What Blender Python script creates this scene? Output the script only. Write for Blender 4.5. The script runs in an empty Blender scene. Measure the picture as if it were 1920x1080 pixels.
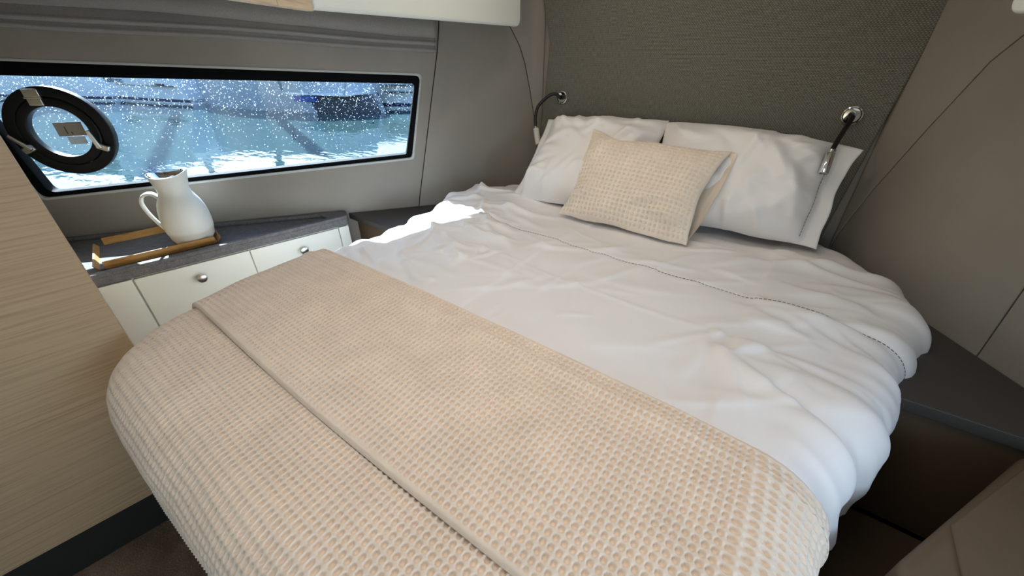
import bpy, bmesh, math, random
import numpy as np
from mathutils import Vector, Matrix

random.seed(7)
scene = bpy.context.scene
COL = scene.collection

# ------------------------------------------------------------------ camera
# world: X across the berth, Y along it towards the headboard, Z up (floor = 0), metres
CZ = 1.32
cam_d = bpy.data.cameras.new('camera')
cam_d.sensor_width = 36.0
cam_d.lens = 36.0 * 734.0 / 1920.0
cam_d.clip_start = 0.02
cam_d.clip_end = 400
cam = bpy.data.objects.new('camera', cam_d)
COL.objects.link(cam)
cam.location = (0, 0, CZ)
cam.rotation_euler = (math.radians(90 - 31.06), 0, math.radians(36.7))
scene.camera = cam

# ------------------------------------------------------------------ sky, sun, fill lamps, exposure
SUN_DIR = Vector((0.702, -0.243, -0.488)).normalized()      # travel direction of the light
world = bpy.data.worlds.new('world')
scene.world = world
world.use_nodes = True
wn = world.node_tree.nodes
wl = world.node_tree.links
wn.clear()
w_out = wn.new('ShaderNodeOutputWorld')
w_bg = wn.new('ShaderNodeBackground')
w_sky = wn.new('ShaderNodeTexSky')
w_sky.sky_type = 'NISHITA'
w_sky.sun_disc = False
w_sky.sun_elevation = math.asin(-SUN_DIR.z)
w_sky.sun_rotation = math.atan2(-SUN_DIR.x, -SUN_DIR.y)
w_sky.air_density = 1.2
w_sky.dust_density = 0.9
w_bg.inputs['Strength'].default_value = 0.88
wl.new(w_sky.outputs['Color'], w_bg.inputs['Color'])
wl.new(w_bg.outputs['Background'], w_out.inputs['Surface'])

sun_d = bpy.data.lights.new('sun', 'SUN')
sun_d.energy = 50.0
sun_d.angle = math.radians(0.55)
sun_d.color = (1.0, 0.97, 0.93)
sun = bpy.data.objects.new('sun', sun_d)
COL.objects.link(sun)
sun.rotation_euler = SUN_DIR.to_track_quat('-Z', 'Y').to_euler()
sun.location = (-8, 3, 8)


def area(name, loc, direction, sx, sy, power, color, spread=180):
    d = bpy.data.lights.new(name, 'AREA')
    d.shape = 'RECTANGLE'
    d.size = sx
    d.size_y = sy
    d.energy = power
    d.color = color
    d.spread = math.radians(spread)
    o = bpy.data.objects.new(name, d)
    COL.objects.link(o)
    o.location = loc
    o.rotation_euler = Vector(direction).to_track_quat('-Z', 'Y').to_euler()
    return o


# area lamp added below an unseen roof hatch to light the bed
area('hatch_fill', (-0.30, 0.30, 1.955), (0, 0, -1), 0.56, 0.56, 4.7, (1.0, 0.95, 0.90), 160)
# area lamp added at the unseen right hull window, placed to light the left wall
area('window_fill', (1.45, 0.03, 1.06), (-0.8106, -0.5856, 0), 1.45, 0.38, 19.0, (0.58, 0.77, 1.0))

vs = scene.view_settings
vs.view_transform = 'Standard'
vs.look = 'None'
vs.exposure = 0.0
vs.gamma = 1.0
vs.use_curve_mapping = False
scene.cycles.use_denoising = True
scene.cycles.max_bounces = 10
scene.cycles.diffuse_bounces = 5
scene.cycles.transparent_max_bounces = 16
scene.cycles.caustics_reflective = False
scene.cycles.caustics_refractive = False
scene.cycles.sample_clamp_indirect = 6.0


# ------------------------------------------------------------------ materials
def srgb(r, g, b):
    def f(c):
        c /= 255.0
        return c / 12.92 if c <= 0.04045 else ((c + 0.055) / 1.055) ** 2.4
    return (f(r), f(g), f(b), 1.0)


class Mat:
    """Principled material with an object-space coordinate to hang procedural detail on."""
    def __init__(self, name, color, rough=0.5, metal=0.0, spec=0.5, **kw):
        m = bpy.data.materials.new(name)
        m.use_nodes = True
        self.m = m
        self.n = m.node_tree.nodes
        self.l = m.node_tree.links
        self.p = self.n['Principled BSDF']
        self.p.inputs['Base Color'].default_value = color
        self.p.inputs['Roughness'].default_value = rough
        self.p.inputs['Metallic'].default_value = metal
        self.p.inputs['Specular IOR Level'].default_value = spec
        for k, v in kw.items():
            self.p.inputs[k.replace('_', ' ')].default_value = v
        self.tc = self.n.new('ShaderNodeTexCoord')
        self.height = None

    def mapping(self, scale=(1, 1, 1), rot=(0, 0, 0), out='Object'):
        mp = self.n.new('ShaderNodeMapping')
        mp.inputs['Scale'].default_value = scale
        mp.inputs['Rotation'].default_value = rot
        self.l.new(self.tc.outputs[out], mp.inputs['Vector'])
        return mp.outputs['Vector']

    def noise(self, scale, detail=3, rough=0.5, vec=None):
        t = self.n.new('ShaderNodeTexNoise')
        t.inputs['Scale'].default_value = scale
        t.inputs['Detail'].default_value = detail
        t.inputs['Roughness'].default_value = rough
        self.l.new(vec if vec is not None else self.tc.outputs['Object'], t.inputs['Vector'])
        return t.outputs['Fac']

    def ramp(self, fac, stops):
        r = self.n.new('ShaderNodeValToRGB')
        els = r.color_ramp.elements
        els[0].position, els[0].color = stops[0]
        els[1].position, els[1].color = stops[-1]
        for pos, c in stops[1:-1]:
            e = els.new(pos)
            e.color = c
        self.l.new(fac, r.inputs['Fac'])
        return r.outputs['Color']

    def color(self, sock):
        self.l.new(sock, self.p.inputs['Base Color'])
        return self

    def math(self, op, a, b=None):
        t = self.n.new('ShaderNodeMath')
        t.operation = op
        for i, v in enumerate((a, b)):
            if v is None:
                continue
            if isinstance(v, (int, float)):
                t.inputs[i].default_value = v
            else:
                self.l.new(v, t.inputs[i])
        return t.outputs[0]

    def bump(self, sock, strength=0.3, dist=0.002):
        b = self.n.new('ShaderNodeBump')
        b.inputs['Strength'].default_value = strength
        b.inputs['Distance'].default_value = dist
        self.l.new(sock, b.inputs['Height'])
        self.l.new(b.outputs['Normal'], self.p.inputs['Normal'])
        return self

    def rough(self, sock):
        self.l.new(sock, self.p.inputs['Roughness'])
        return self


M = {}


def tone(c, k):
    return (min(1, c[0] * k), min(1, c[1] * k), min(1, c[2] * k), 1.0)


def leather(name, c):
    m = Mat(name, c, 0.55, spec=0.35)
    n = m.noise(4, 3)
    m.color(m.ramp(n, [(0.3, tone(c, 0.93)), (0.7, tone(c, 1.06))]))
    m.bump(m.noise(420, 3), 0.25, 0.0008)
    return m.m


M['leather'] = leather('taupe_leather', srgb(140, 132, 122))
M['gap'] = Mat('dark_joint', srgb(38, 35, 32), 0.9).m
M['reveal'] = Mat('window_reveal', srgb(178, 178, 172), 0.5).m


def wood(name, c, dark, scale=(2.0, 2.0, 60.0)):
    m = Mat(name, c, 0.5, spec=0.35)
    v = m.mapping(scale)
    n = m.noise(1.6, 6, 0.65, v)
    m.color(m.ramp(n, [(0.28, dark), (0.5, c), (0.75, tone(c, 1.12))]))
    m.bump(n, 0.25, 0.001)
    return m.m


M['oak'] = wood('pale_oak_veneer', srgb(188, 160, 126), srgb(166, 136, 102), (2.2, 2.2, 110))
M['oak_up'] = wood('pale_oak_locker', srgb(206, 186, 158), srgb(176, 152, 122), (4, 4, 60))
M['bamboo'] = wood('bamboo', srgb(196, 148, 84), srgb(160, 108, 52), (30, 3, 30))
M['kick'] = Mat('kick_black', srgb(36, 34, 32), 0.55).m


def carpet():
    m = Mat('brown_carpet', srgb(98, 82, 68), 0.95, spec=0.1)
    n = m.noise(260, 4, 0.7)
    n2 = m.noise(9, 4, 0.6)
    mix = m.math('ADD', m.math('MULTIPLY', n, 0.6), m.math('MULTIPLY', n2, 0.4))
    m.color(m.ramp(mix, [(0.32, srgb(84, 68, 55)), (0.5, srgb(126, 105, 87)), (0.68, srgb(166, 143, 121))]))
    m.bump(n, 0.8, 0.004)
    return m.m


M['carpet'] = carpet()
M['white_lacquer'] = Mat('white_lacquer', srgb(232, 235, 227), 0.35, spec=0.5).m
M['bench'] = leather('brown_bench_leather', srgb(104, 88, 70))
M['ceiling'] = Mat('ceiling_liner', srgb(228, 224, 214), 0.8).m
M['aft'] = Mat('aft_bulkhead', srgb(176, 160, 138), 0.6).m
M['counter_side'] = None


def stone_counter():
    c = srgb(112, 111, 112)
    m = Mat('grey_textile_laminate', c, 0.6, spec=0.3)
    v = m.mapping((300, 300, 300))
    n = m.noise(1.0, 2, 0.6, v)
    n2 = m.noise(55, 2)
    mix = m.math('ADD', m.math('MULTIPLY', n, 0.7), m.math('MULTIPLY', n2, 0.3))
    m.color(m.ramp(mix, [(0.3, srgb(84, 83, 85)), (0.55, c), (0.75, srgb(140, 139, 140))]))
    m.bump(n, 0.3, 0.0008)
    return m.m


M['counter'] = stone_counter()
M['ledge'] = Mat('dark_ledge_laminate', srgb(66, 62, 59), 0.5).m
M['ledge_panel'] = Mat('brown_panel', srgb(92, 74, 54), 0.7).m
M['steel'] = Mat('brushed_steel', (0.62, 0.6, 0.57, 1), 0.28, 1.0).m
M['chrome'] = Mat('chrome', (0.82, 0.83, 0.85, 1), 0.06, 1.0).m
M['black'] = Mat('black_plastic', srgb(16, 16, 19), 0.45, spec=0.25).m
M['gasket'] = Mat('matt_black_gasket', srgb(9, 9, 11), 0.7, spec=0.08).m
M['rubber'] = Mat('black_rubber', srgb(14, 14, 15), 0.5).m
M['lens'] = Mat('lamp_lens', srgb(150, 150, 152), 0.2).m
M['jug'] = Mat('white_glaze', srgb(226, 224, 214), 0.42, spec=0.4).m
M['lamp_white'] = Mat('pale_lamp_head', srgb(205, 200, 190), 0.4).m
M['sticker'] = Mat('grey_sticker', srgb(150, 140, 130), 0.6).m
M['paper'] = Mat('clear_label', srgb(200, 215, 228), 0.6).m
M['ink'] = Mat('dark_print', srgb(70, 66, 64), 0.6).m


def cotton():
    c = srgb(242, 237, 234)
    m = Mat('white_sateen', c, 0.55, spec=0.3, Sheen_Weight=0.15)
    m.bump(m.noise(700, 2), 0.12, 0.0005)
    return m.m


M['cotton'] = cotton()
M['thread'] = Mat('grey_thread', srgb(112, 104, 98), 0.8).m
M['mattress'] = Mat('mattress_ticking', srgb(205, 200, 192), 0.9).m


def waffle(name, c):
    m = Mat(name, c, 0.9, spec=0.15, Sheen_Weight=0.2)
    n = m.noise(900, 3, 0.7)
    m.color(m.ramp(m.noise(14, 3), [(0.3, tone(c, 0.95)), (0.7, tone(c, 1.05))]))
    m.bump(n, 0.35, 0.001)
    return m.m


M['waffle'] = waffle('cream_waffle', srgb(236, 217, 197))
M['waffle_cushion'] = waffle('cream_waffle_cushion', srgb(240, 224, 206))


def headboard_weave():
    c = srgb(100, 97, 88)
    m = Mat('woven_headboard', c, 0.85, spec=0.2)
    sep = m.n.new('ShaderNodeSeparateXYZ')
    m.l.new(m.tc.outputs['Object'], sep.inputs[0])
    k = 2 * math.pi / 0.012
    row = m.math('FLOOR', m.math('MULTIPLY', sep.outputs['Z'], 1 / 0.0046))
    off = m.math('MULTIPLY', m.math('MODULO', m.math('ABSOLUTE', row), 2.0), 0.5)
    fx = m.math('FRACT', m.math('ADD', m.math('MULTIPLY', sep.outputs['X'], 1 / 0.0092), off))
    fz = m.math('FRACT', m.math('MULTIPLY', sep.outputs['Z'], 1 / 0.0046))
    hx = m.math('SUBTRACT', 1.0, m.math('POWER', m.math('ABSOLUTE', m.math('SUBTRACT', m.math('MULTIPLY', fx, 2.0), 1.0)), 2.0))
    hz = m.math('SUBTRACT', 1.0, m.math('POWER', m.math('ABSOLUTE', m.math('SUBTRACT', m.math('MULTIPLY', fz, 2.0), 1.0)), 2.0))
    h = m.math('MULTIPLY', hx, hz)
    n = m.noise(1.0, 3, 0.6, m.mapping((300, 300, 45)))
    hh = m.math('ADD', m.math('MULTIPLY', h, 0.45), m.math('MULTIPLY', n, 0.62))
    m.color(m.ramp(hh, [(0.15, srgb(70, 67, 60)), (0.55, srgb(120, 117, 107)), (0.95, srgb(156, 152, 140))]))
    m.bump(hh, 0.8, 0.0025)
    return m.m


M['headboard'] = headboard_weave()


def blind_cloth():
    c = srgb(140, 135, 130)
    m = Mat('grey_blind_cloth', c, 0.9, spec=0.15, Sheen_Weight=0.2)
    n = m.noise(1.0, 3, 0.6, m.mapping((420, 420, 420)))
    m.color(m.ramp(n, [(0.25, srgb(122, 117, 112)), (0.75, srgb(154, 148, 142))]))
    m.bump(n, 0.25, 0.0006)
    return m.m


M['blind'] = blind_cloth()


def pane_mat():
    m = bpy.data.materials.new('tinted_pane')
    m.use_nodes = True
    n, l = m.node_tree.nodes, m.node_tree.links
    n.clear()
    o = n.new('ShaderNodeOutputMaterial')
    t = n.new('ShaderNodeBsdfTransparent')
    t.inputs['Color'].default_value = (0.56, 0.63, 0.70, 1)
    g = n.new('ShaderNodeBsdfGlossy')
    g.inputs['Roughness'].default_value = 0.02
    f = n.new('ShaderNodeMixShader')
    f.inputs[0].default_value = 0.03
    l.new(t.outputs[0], f.inputs[1])
    l.new(g.outputs[0], f.inputs[2])
    l.new(f.outputs[0], o.inputs['Surface'])
    return m


M['pane'] = pane_mat()


def droplet_mat():
    m = bpy.data.materials.new('salt_droplet')
    m.use_nodes = True
    n, l = m.node_tree.nodes, m.node_tree.links
    n.clear()
    o = n.new('ShaderNodeOutputMaterial')
    t = n.new('ShaderNodeBsdfTranslucent')
    t.inputs['Color'].default_value = (0.85, 0.9, 0.95, 1)
    tr = n.new('ShaderNodeBsdfTransparent')
    tr.inputs['Color'].default_value = (0.8, 0.88, 0.95, 1)
    f = n.new('ShaderNodeMixShader')
    f.inputs[0].default_value = 0.6
    l.new(t.outputs[0], f.inputs[1])
    l.new(tr.outputs[0], f.inputs[2])
    l.new(f.outputs[0], o.inputs['Surface'])
    return m


M['droplet'] = droplet_mat()


def water_mat():
    m = Mat('harbour_water', (0.045, 0.085, 0.085, 1), 0.03, spec=0.5, IOR=1.36)
    v = m.mapping((0.55, 1.0, 1.0), (0, 0, math.radians(-36)))
    a = m.noise(1.6, 3, 0.5, v)
    v2 = m.mapping((1.0, 3.2, 1.0), (0, 0, math.radians(-53)))
    b = m.noise(2.2, 2, 0.5, v2)
    m.bump(m.math('ADD', m.math('MULTIPLY', a, 0.6), m.math('MULTIPLY', b, 0.5)), 0.22, 0.05)
    return m.m


M['water'] = water_mat()
M['hull_white'] = Mat('white_gelcoat', srgb(232, 234, 236), 0.3).m
M['hull_grey'] = Mat('grey_gelcoat', srgb(178, 182, 188), 0.35).m
M['hull_dark'] = Mat('dark_antifoul', srgb(62, 66, 76), 0.6).m
M['navy'] = Mat('navy_stripe', srgb(30, 44, 84), 0.4).m
M['boat_line'] = Mat('dark_hull_line', srgb(50, 58, 74), 0.5).m
M['canvas_blue'] = Mat('blue_canvas', srgb(60, 84, 150), 0.8).m
M['canvas_teal'] = Mat('teal_cover', srgb(52, 104, 120), 0.8).m
M['boat_glass'] = Mat('boat_glass', srgb(40, 52, 66), 0.1).m
M['frost'] = Mat('frosted_hatch', srgb(225, 228, 232), 0.5).m
M['foliage'] = Mat('bank_foliage', srgb(58, 84, 52), 0.9).m
M['bark'] = Mat('bark', srgb(80, 66, 54), 0.9).m
M['timber'] = Mat('mooring_timber', srgb(70, 66, 60), 0.9).m


# ------------------------------------------------------------------ helpers
BASE = {}


def link(o, parent=None):
    COL.objects.link(o)
    if parent is not None:
        o.parent = parent
        BASE[o] = BASE[parent]
    return o


def tag(o, label=None, cat=None, group=None, kind=None):
    if label:
        o['label'] = label
    if cat:
        o['category'] = cat
    if group:
        o['group'] = group
    if kind:
        o['kind'] = kind
    return o


def thing(name, loc, label, cat, group=None):
    o = bpy.data.objects.new(name, None)
    o.empty_display_size = 0.05
    o.location = loc
    BASE[o] = Vector(loc)
    COL.objects.link(o)
    return tag(o, label, cat, group)


def struct(name, loc=(0, 0, 0)):
    o = bpy.data.objects.new(name, None)
    o.empty_display_size = 0.05
    o.location = loc
    BASE[o] = Vector(loc)
    COL.objects.link(o)
    o['kind'] = 'structure'
    return o


def mesh_obj(name, verts, faces, mat, parent=None, base=None, smooth=False, label=None):
    """verts are world coordinates"""
    b = BASE[parent] if parent is not None else Vector(base if base is not None else (0, 0, 0))
    me = bpy.data.meshes.new(name)
    if isinstance(verts, np.ndarray):
        v = verts - np.array(b)[None, :]
        nv = len(v)
        me.vertices.add(nv)
        me.vertices.foreach_set('co', v.astype(np.float32).ravel())
        f = np.asarray(faces)
        k = f.shape[1]
        me.loops.add(f.size)
        me.loops.foreach_set('vertex_index', f.astype(np.int32).ravel())
        me.polygons.add(len(f))
        me.polygons.foreach_set('loop_start', np.arange(0, f.size, k, dtype=np.int32))
        me.polygons.foreach_set('loop_total', np.full(len(f), k, dtype=np.int32))
        me.update(calc_edges=True)
        me.validate()
    else:
        me.from_pydata([tuple(Vector(p) - b) for p in verts], [], faces)
        me.update()
    if smooth:
        me.polygons.foreach_set('use_smooth', np.ones(len(me.polygons), dtype=bool))
    if mat is not None:
        me.materials.append(mat)
    o = bpy.data.objects.new(name, me)
    link(o, parent)
    if parent is None:
        o.location = b
        BASE[o] = b
    if label:
        o['label'] = label
    return o


def bm_obj(name, bm, mat, parent=None, base=None, smooth=False, label=None, auto=None):
    b = BASE[parent] if parent is not None else Vector(base if base is not None else (0, 0, 0))
    bmesh.ops.translate(bm, verts=bm.verts, vec=-b)
    bmesh.ops.recalc_face_normals(bm, faces=bm.faces)
    me = bpy.data.meshes.new(name)
    bm.to_mesh(me)
    bm.free()
    if smooth:
        me.polygons.foreach_set('use_smooth', np.ones(len(me.polygons), dtype=bool))
    if auto is not None:
        me.polygons.foreach_set('use_smooth', np.ones(len(me.polygons), dtype=bool))
        me.set_sharp_from_angle(angle=math.radians(auto))
    me.materials.append(mat)
    o = bpy.data.objects.new(name, me)
    link(o, parent)
    if parent is None:
        o.location = b
        BASE[o] = b
    if label:
        o['label'] = label
    return o


def frame(origin, xdir, ydir):
    x = Vector(xdir).normalized()
    y = Vector(ydir).normalized()
    z = x.cross(y).normalized()
    m = Matrix((x, y, z)).transposed().to_4x4()
    m.translation = Vector(origin)
    return m


def slab(name, outer, z0, z1, mat, parent=None, mx=None, holes=(), bevel=0.0, base=None, label=None, res=3, auto=35):
    """polygon in the local xy plane extruded from z0 to z1, rounded edges, optional holes"""
    cu = bpy.data.curves.new('tmp', 'CURVE')
    cu.dimensions = '2D'
    cu.fill_mode = 'BOTH'
    for loop in [outer] + list(holes):
        sp = cu.splines.new('POLY')
        sp.points.add(len(loop) - 1)
        for p, q in zip(sp.points, loop):
            p.co = (q[0], q[1], 0, 1)
        sp.use_cyclic_u = True
    th = abs(z1 - z0) / 2
    bevel = min(bevel, th * 0.95)
    cu.extrude = th - bevel
    cu.bevel_depth = bevel
    cu.bevel_resolution = res
    cu.offset = -bevel
    tmp = bpy.data.objects.new('tmp', cu)
    COL.objects.link(tmp)
    dg = bpy.context.evaluated_depsgraph_get()
    me = bpy.data.meshes.new_from_object(tmp.evaluated_get(dg))
    bpy.data.objects.remove(tmp)
    bpy.data.curves.remove(cu)
    bm = bmesh.new()
    bm.from_mesh(me)
    bpy.data.meshes.remove(me)
    bmesh.ops.remove_doubles(bm, verts=bm.verts, dist=1e-5)
    bmesh.ops.translate(bm, verts=bm.verts, vec=(0, 0, (z0 + z1) / 2))
    if mx is not None:
        bmesh.ops.transform(bm, matrix=mx, verts=bm.verts)
    return bm_obj(name, bm, mat, parent, base, label=label, auto=auto)


def round_poly(pts, radii, n=6):
    """round the corners of a polygon"""
    if isinstance(radii, (int, float)):
        radii = [radii] * len(pts)
    out = []
    N = len(pts)
    for i in range(N):
        p = Vector(pts[i]).to_2d()
        a = (Vector(pts[i - 1]).to_2d() - p)
        b = (Vector(pts[(i + 1) % N]).to_2d() - p)
        r = radii[i]
        if r <= 0:
            out.append(tuple(p))
            continue
        la, lb = a.length, b.length
        a.normalize()
        b.normalize()
        ang = a.angle(b)
        t = min(r / max(1e-4, math.tan(ang / 2)), la * 0.48, lb * 0.48)
        p0, p1 = p + a * t, p + b * t
        for k in range(n + 1):
            f = k / n
            q = (1 - f) ** 2 * p0 + 2 * f * (1 - f) * p + f * f * p1
            out.append(tuple(q))
    return out


def rect(x0, y0, x1, y1, r=0, n=5):
    p = [(x0, y0), (x1, y0), (x1, y1), (x0, y1)]
    return round_poly(p, r, n) if r else p


def tube(name, pts, rad, mat, parent=None, base=None, seg=12, smooth_n=8, label=None, cap=True):
    """swept tube through points (Catmull-Rom)"""
    P = [Vector(p) for p in pts]
    if smooth_n > 1 and len(P) > 2:
        Q = []
        E = [P[0] * 2 - P[1]] + P + [P[-1] * 2 - P[-2]]
        for i in range(1, len(E) - 2):
            for k in range(smooth_n):
                t = k / smooth_n
                a, b, c, d = E[i - 1], E[i], E[i + 1], E[i + 2]
                Q.append(0.5 * ((2 * b) + (c - a) * t + (2 * a - 5 * b + 4 * c - d) * t * t + (3 * b - a - 3 * c + d) * t ** 3))
        Q.append(P[-1])
        P = Q
    n = len(P)
    rads = rad if isinstance(rad, (list, tuple)) else [rad] * n
    if len(rads) != n:
        rads = list(np.interp(np.linspace(0, 1, n), np.linspace(0, 1, len(rads)), rads))
    vs, fs = [], []
    T = [(P[min(i + 1, n - 1)] - P[max(i - 1, 0)]).normalized() for i in range(n)]
    u = T[0].orthogonal().normalized()
    for i in range(n):
        u = (u - T[i] * u.dot(T[i])).normalized()
        w = T[i].cross(u)
        for k in range(seg):
            a = 2 * math.pi * k / seg
            vs.append(P[i] + (u * math.cos(a) + w * math.sin(a)) * rads[i])
    for i in range(n - 1):
        for k in range(seg):
            fs.append((i * seg + k, i * seg + (k + 1) % seg, (i + 1) * seg + (k + 1) % seg, (i + 1) * seg + k))
    if cap:
        fs.append(tuple(range(seg))[::-1])
        fs.append(tuple((n - 1) * seg + k for k in range(seg)))
    o = mesh_obj(name, vs, fs, mat, parent, base, label=label)
    o.data.polygons.foreach_set('use_smooth', np.ones(len(o.data.polygons), dtype=bool))
    o.data.set_sharp_from_angle(angle=math.radians(50))
    return o


def lathe(name, prof, origin, axis, mat, parent=None, base=None, seg=48, label=None, squash=None, auto=40):
    """prof: list of (radius, height along axis)"""
    ax = Vector(axis).normalized()
    u = ax.orthogonal().normalized()
    if abs(ax.z) > 0.99:
        u = Vector((1, 0, 0))
    w = ax.cross(u)
    o0 = Vector(origin)
    vs, fs = [], []
    for (r, h) in prof:
        for k in range(seg):
            a = 2 * math.pi * k / seg
            d = u * math.cos(a) + w * math.sin(a)
            vs.append(o0 + d * r + ax * h)
    m = len(prof)
    for i in range(m - 1):
        for k in range(seg):
            fs.append((i * seg + k, i * seg + (k + 1) % seg, (i + 1) * seg + (k + 1) % seg, (i + 1) * seg + k))
    if prof[0][0] > 1e-6:
        fs.append(tuple(range(seg))[::-1])
    if prof[-1][0] > 1e-6:
        fs.append(tuple((m - 1) * seg + k for k in range(seg)))
    bm = bmesh.new()
    bv = [bm.verts.new(v) for v in vs]
    for f in fs:
        bm.faces.new([bv[i] for i in f])
    bmesh.ops.remove_doubles(bm, verts=bm.verts, dist=1e-6)
    return bm_obj(name, bm, mat, parent, base, label=label, auto=auto)


def box(name, lo, hi, mat, parent=None, bevel=0.0, base=None, label=None, mx=None):
    return slab(name, rect(lo[0], lo[1], hi[0], hi[1]), lo[2], hi[2], mat, parent, bevel=bevel, base=base, label=label, mx=mx, res=2)


# --- numpy noise
_rng = np.random.RandomState(3)
_tab = _rng.rand(256, 256).astype(np.float64)


def vnoise(x, y, seed=0):
    x = np.asarray(x, dtype=np.float64) + seed * 17.31
    y = np.asarray(y, dtype=np.float64) + seed * 7.77
    xi, yi = np.floor(x).astype(int), np.floor(y).astype(int)
    fx, fy = x - xi, y - yi
    fx = fx * fx * fx * (fx * (fx * 6 - 15) + 10)
    fy = fy * fy * fy * (fy * (fy * 6 - 15) + 10)
    a = _tab[xi & 255, yi & 255]
    b = _tab[(xi + 1) & 255, yi & 255]
    c = _tab[xi & 255, (yi + 1) & 255]
    d = _tab[(xi + 1) & 255, (yi + 1) & 255]
    return (a * (1 - fx) + b * fx) * (1 - fy) + (c * (1 - fx) + d * fx) * fy - 0.5


def fbm(x, y, oct=3, seed=0):
    s, a = 0, 1.0
    for i in range(oct):
        s = s + a * vnoise(x * 2 ** i, y * 2 ** i, seed + i * 5)
        a *= 0.5
    return s


def sstep(a, b, x):
    t = np.clip((x - a) / (b - a), 0, 1)
    return t * t * (3 - 2 * t)


def grid_faces(nu, nv):
    i = np.arange(nu - 1)[:, None] * nv + np.arange(nv - 1)[None, :]
    i = i.ravel()
    return np.stack([i, i + nv, i + nv + 1, i + 1], axis=1)


# ------------------------------------------------------------------ the room
L0 = (-1.231, 1.9)          # where the left hull side meets the headboard wall
R0 = (0.17, 1.9)
DL = Vector((-0.5856, -0.8106, 0))     # aft along the left hull side
NL = Vector((0.8106, -0.5856, 0))      # into the room
DR = Vector((0.5856, -0.8106, 0))
NR = Vector((-0.8106, -0.5856, 0))
UP = Vector((0, 0, 1))
# wall frames: local x = distance aft of the headboard corner, local y = height, local z = thickness
# left: x=DL, y=UP -> z = DL x UP
ML = frame((L0[0], L0[1], 0), DL, UP)
MR = frame((R0[0], R0[1], 0), DR, UP)
zl = 1 if (DL.cross(UP)).dot(NL) > 0 else -1     # sign of local z pointing into the room
zr = 1 if (DR.cross(UP)).dot(NR) > 0 else -1
ZC = 2.0

aft_y = -1.7
ulen = (1.9 - aft_y) / 0.8106
xl_aft = L0[0] + DL.x * ulen
xr_aft = R0[0] + DR.x * ulen

room_poly = [(L0[0] - 0.12, 2.05), (R0[0] + 0.12, 2.05), (xr_aft + 0.3, aft_y - 0.1), (xl_aft - 0.3, aft_y - 0.1)]
fl = slab('floor', room_poly, -0.06, 0.0, M['carpet'])
fl['kind'] = 'structure'
hatch = rect(-0.60, 0.0, 0.0, 0.60, 0.06)
ce = slab('ceiling', room_poly, ZC, ZC + 0.05, M['ceiling'], holes=[hatch])
ce['kind'] = 'structure'
mxb = frame((0, aft_y - 0.02, 0), (1, 0, 0), (0, 0, 1))
bw = slab('wall_back', rect(xl_aft - 0.2, 0.0, xr_aft + 0.2, ZC), 0.0, 0.08, M['aft'], None, mxb, holes=[rect(0.18, 0.08, 0.92, 1.93, 0.06)])
bw['kind'] = 'structure'
dr1 = struct('door_1', (0.55, aft_y - 0.06, 0))
slab('door_frame', rect(0.14, 0.04, 0.96, 1.96, 0.07), -0.012, 0.0, M['oak'], dr1, mxb, holes=[rect(0.18, 0.08, 0.92, 1.93, 0.06)], bevel=0.003)
fw = box('wall_front', (L0[0] - 0.02, 1.925, 0), (R0[0] + 0.02, 1.985, ZC), M['gap'])
fw['kind'] = 'structure'

# unseen roof hatch, added to go with the fill lamp below it
wh = struct('added_hatch', (-0.30, 0.30, ZC))
slab('hatch_frame', rect(-0.65, -0.05, 0.05, 0.65, 0.08), ZC - 0.02, ZC, M['reveal'], wh, holes=[rect(-0.59, 0.01, -0.01, 0.59, 0.05)], bevel=0.004)
slab('hatch_pane', rect(-0.60, 0.0, 0.0, 0.60, 0.06), ZC + 0.02, ZC + 0.03, M['frost'], wh)

# two unseen ceiling lights, added to warm and brighten the pillows and locker
for lx, lab in ((-0.95, 'added round warm ceiling light, unseen, over the left of the bed'), (-0.55, 'added round warm ceiling light, unseen, over the right of the bed')):
    cl = thing('added_ceiling_light', (lx, 1.12, ZC), lab, 'ceiling light', 'added ceiling lights over the bed')
    lathe('trim_ring', [(0.042, 0.0), (0.056, 0.0), (0.057, -0.006), (0.050, -0.010), (0.042, -0.008), (0.042, 0.0)], (lx, 1.12, ZC), UP, M['steel'], cl, seg=32)
    lathe('lamp_lens', [(0.0, -0.003), (0.0415, -0.003), (0.0415, -0.001), (0.0, -0.001)], (lx, 1.12, ZC), UP, M['frost'], cl, seg=32)
    ld_ = bpy.data.lights.new('added_ceiling_lamp', 'AREA')
    ld_.shape = 'DISK'
    ld_.size = 0.08
    ld_.energy = 1.55
    ld_.color = (1.0, 0.87, 0.72)
    lo_ = bpy.data.objects.new('added_ceiling_lamp', ld_)
    COL.objects.link(lo_)
    lo_.location = (0, 0, -0.012)
    lo_.parent = cl

# window outline on the hull wall (distance aft, height)
W_TR = (0.615, CZ - 0.104)
W_BR = (0.700, CZ - 0.450)
W_BL = (2.210, CZ - 0.514)
W_TL = (2.275, CZ - 0.028)


def win_loop(grow, sh=0.0):
    pts = [(p[0] + sh, p[1]) for p in (W_TR, W_BR, W_BL, W_TL)]
    c = Vector((1.45, CZ - 0.27))
    sg = [(-1, 1), (-1, -1), (1, -1), (1, 1)]
    pts = [(p[0] + grow * s[0], p[1] + grow * s[1]) for p, s in zip(pts, sg)]
    return round_poly(pts, [0.022, 0.022, 0.035, 0.04], 6)


def win_inner(sh=0.0):
    pts = [(W_TR[0] + 0.018, W_TR[1] - 0.024), (W_BR[0] + 0.014, W_BR[1] + 0.006), (W_BL[0] - 0.022, W_BL[1] + 0.008), (W_TL[0] - 0.022, W_TL[1] - 0.040)]
    pts = [(p[0] + sh, p[1]) for p in pts]
    return round_poly(pts, [0.014, 0.014, 0.03, 0.03], 6)


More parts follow.
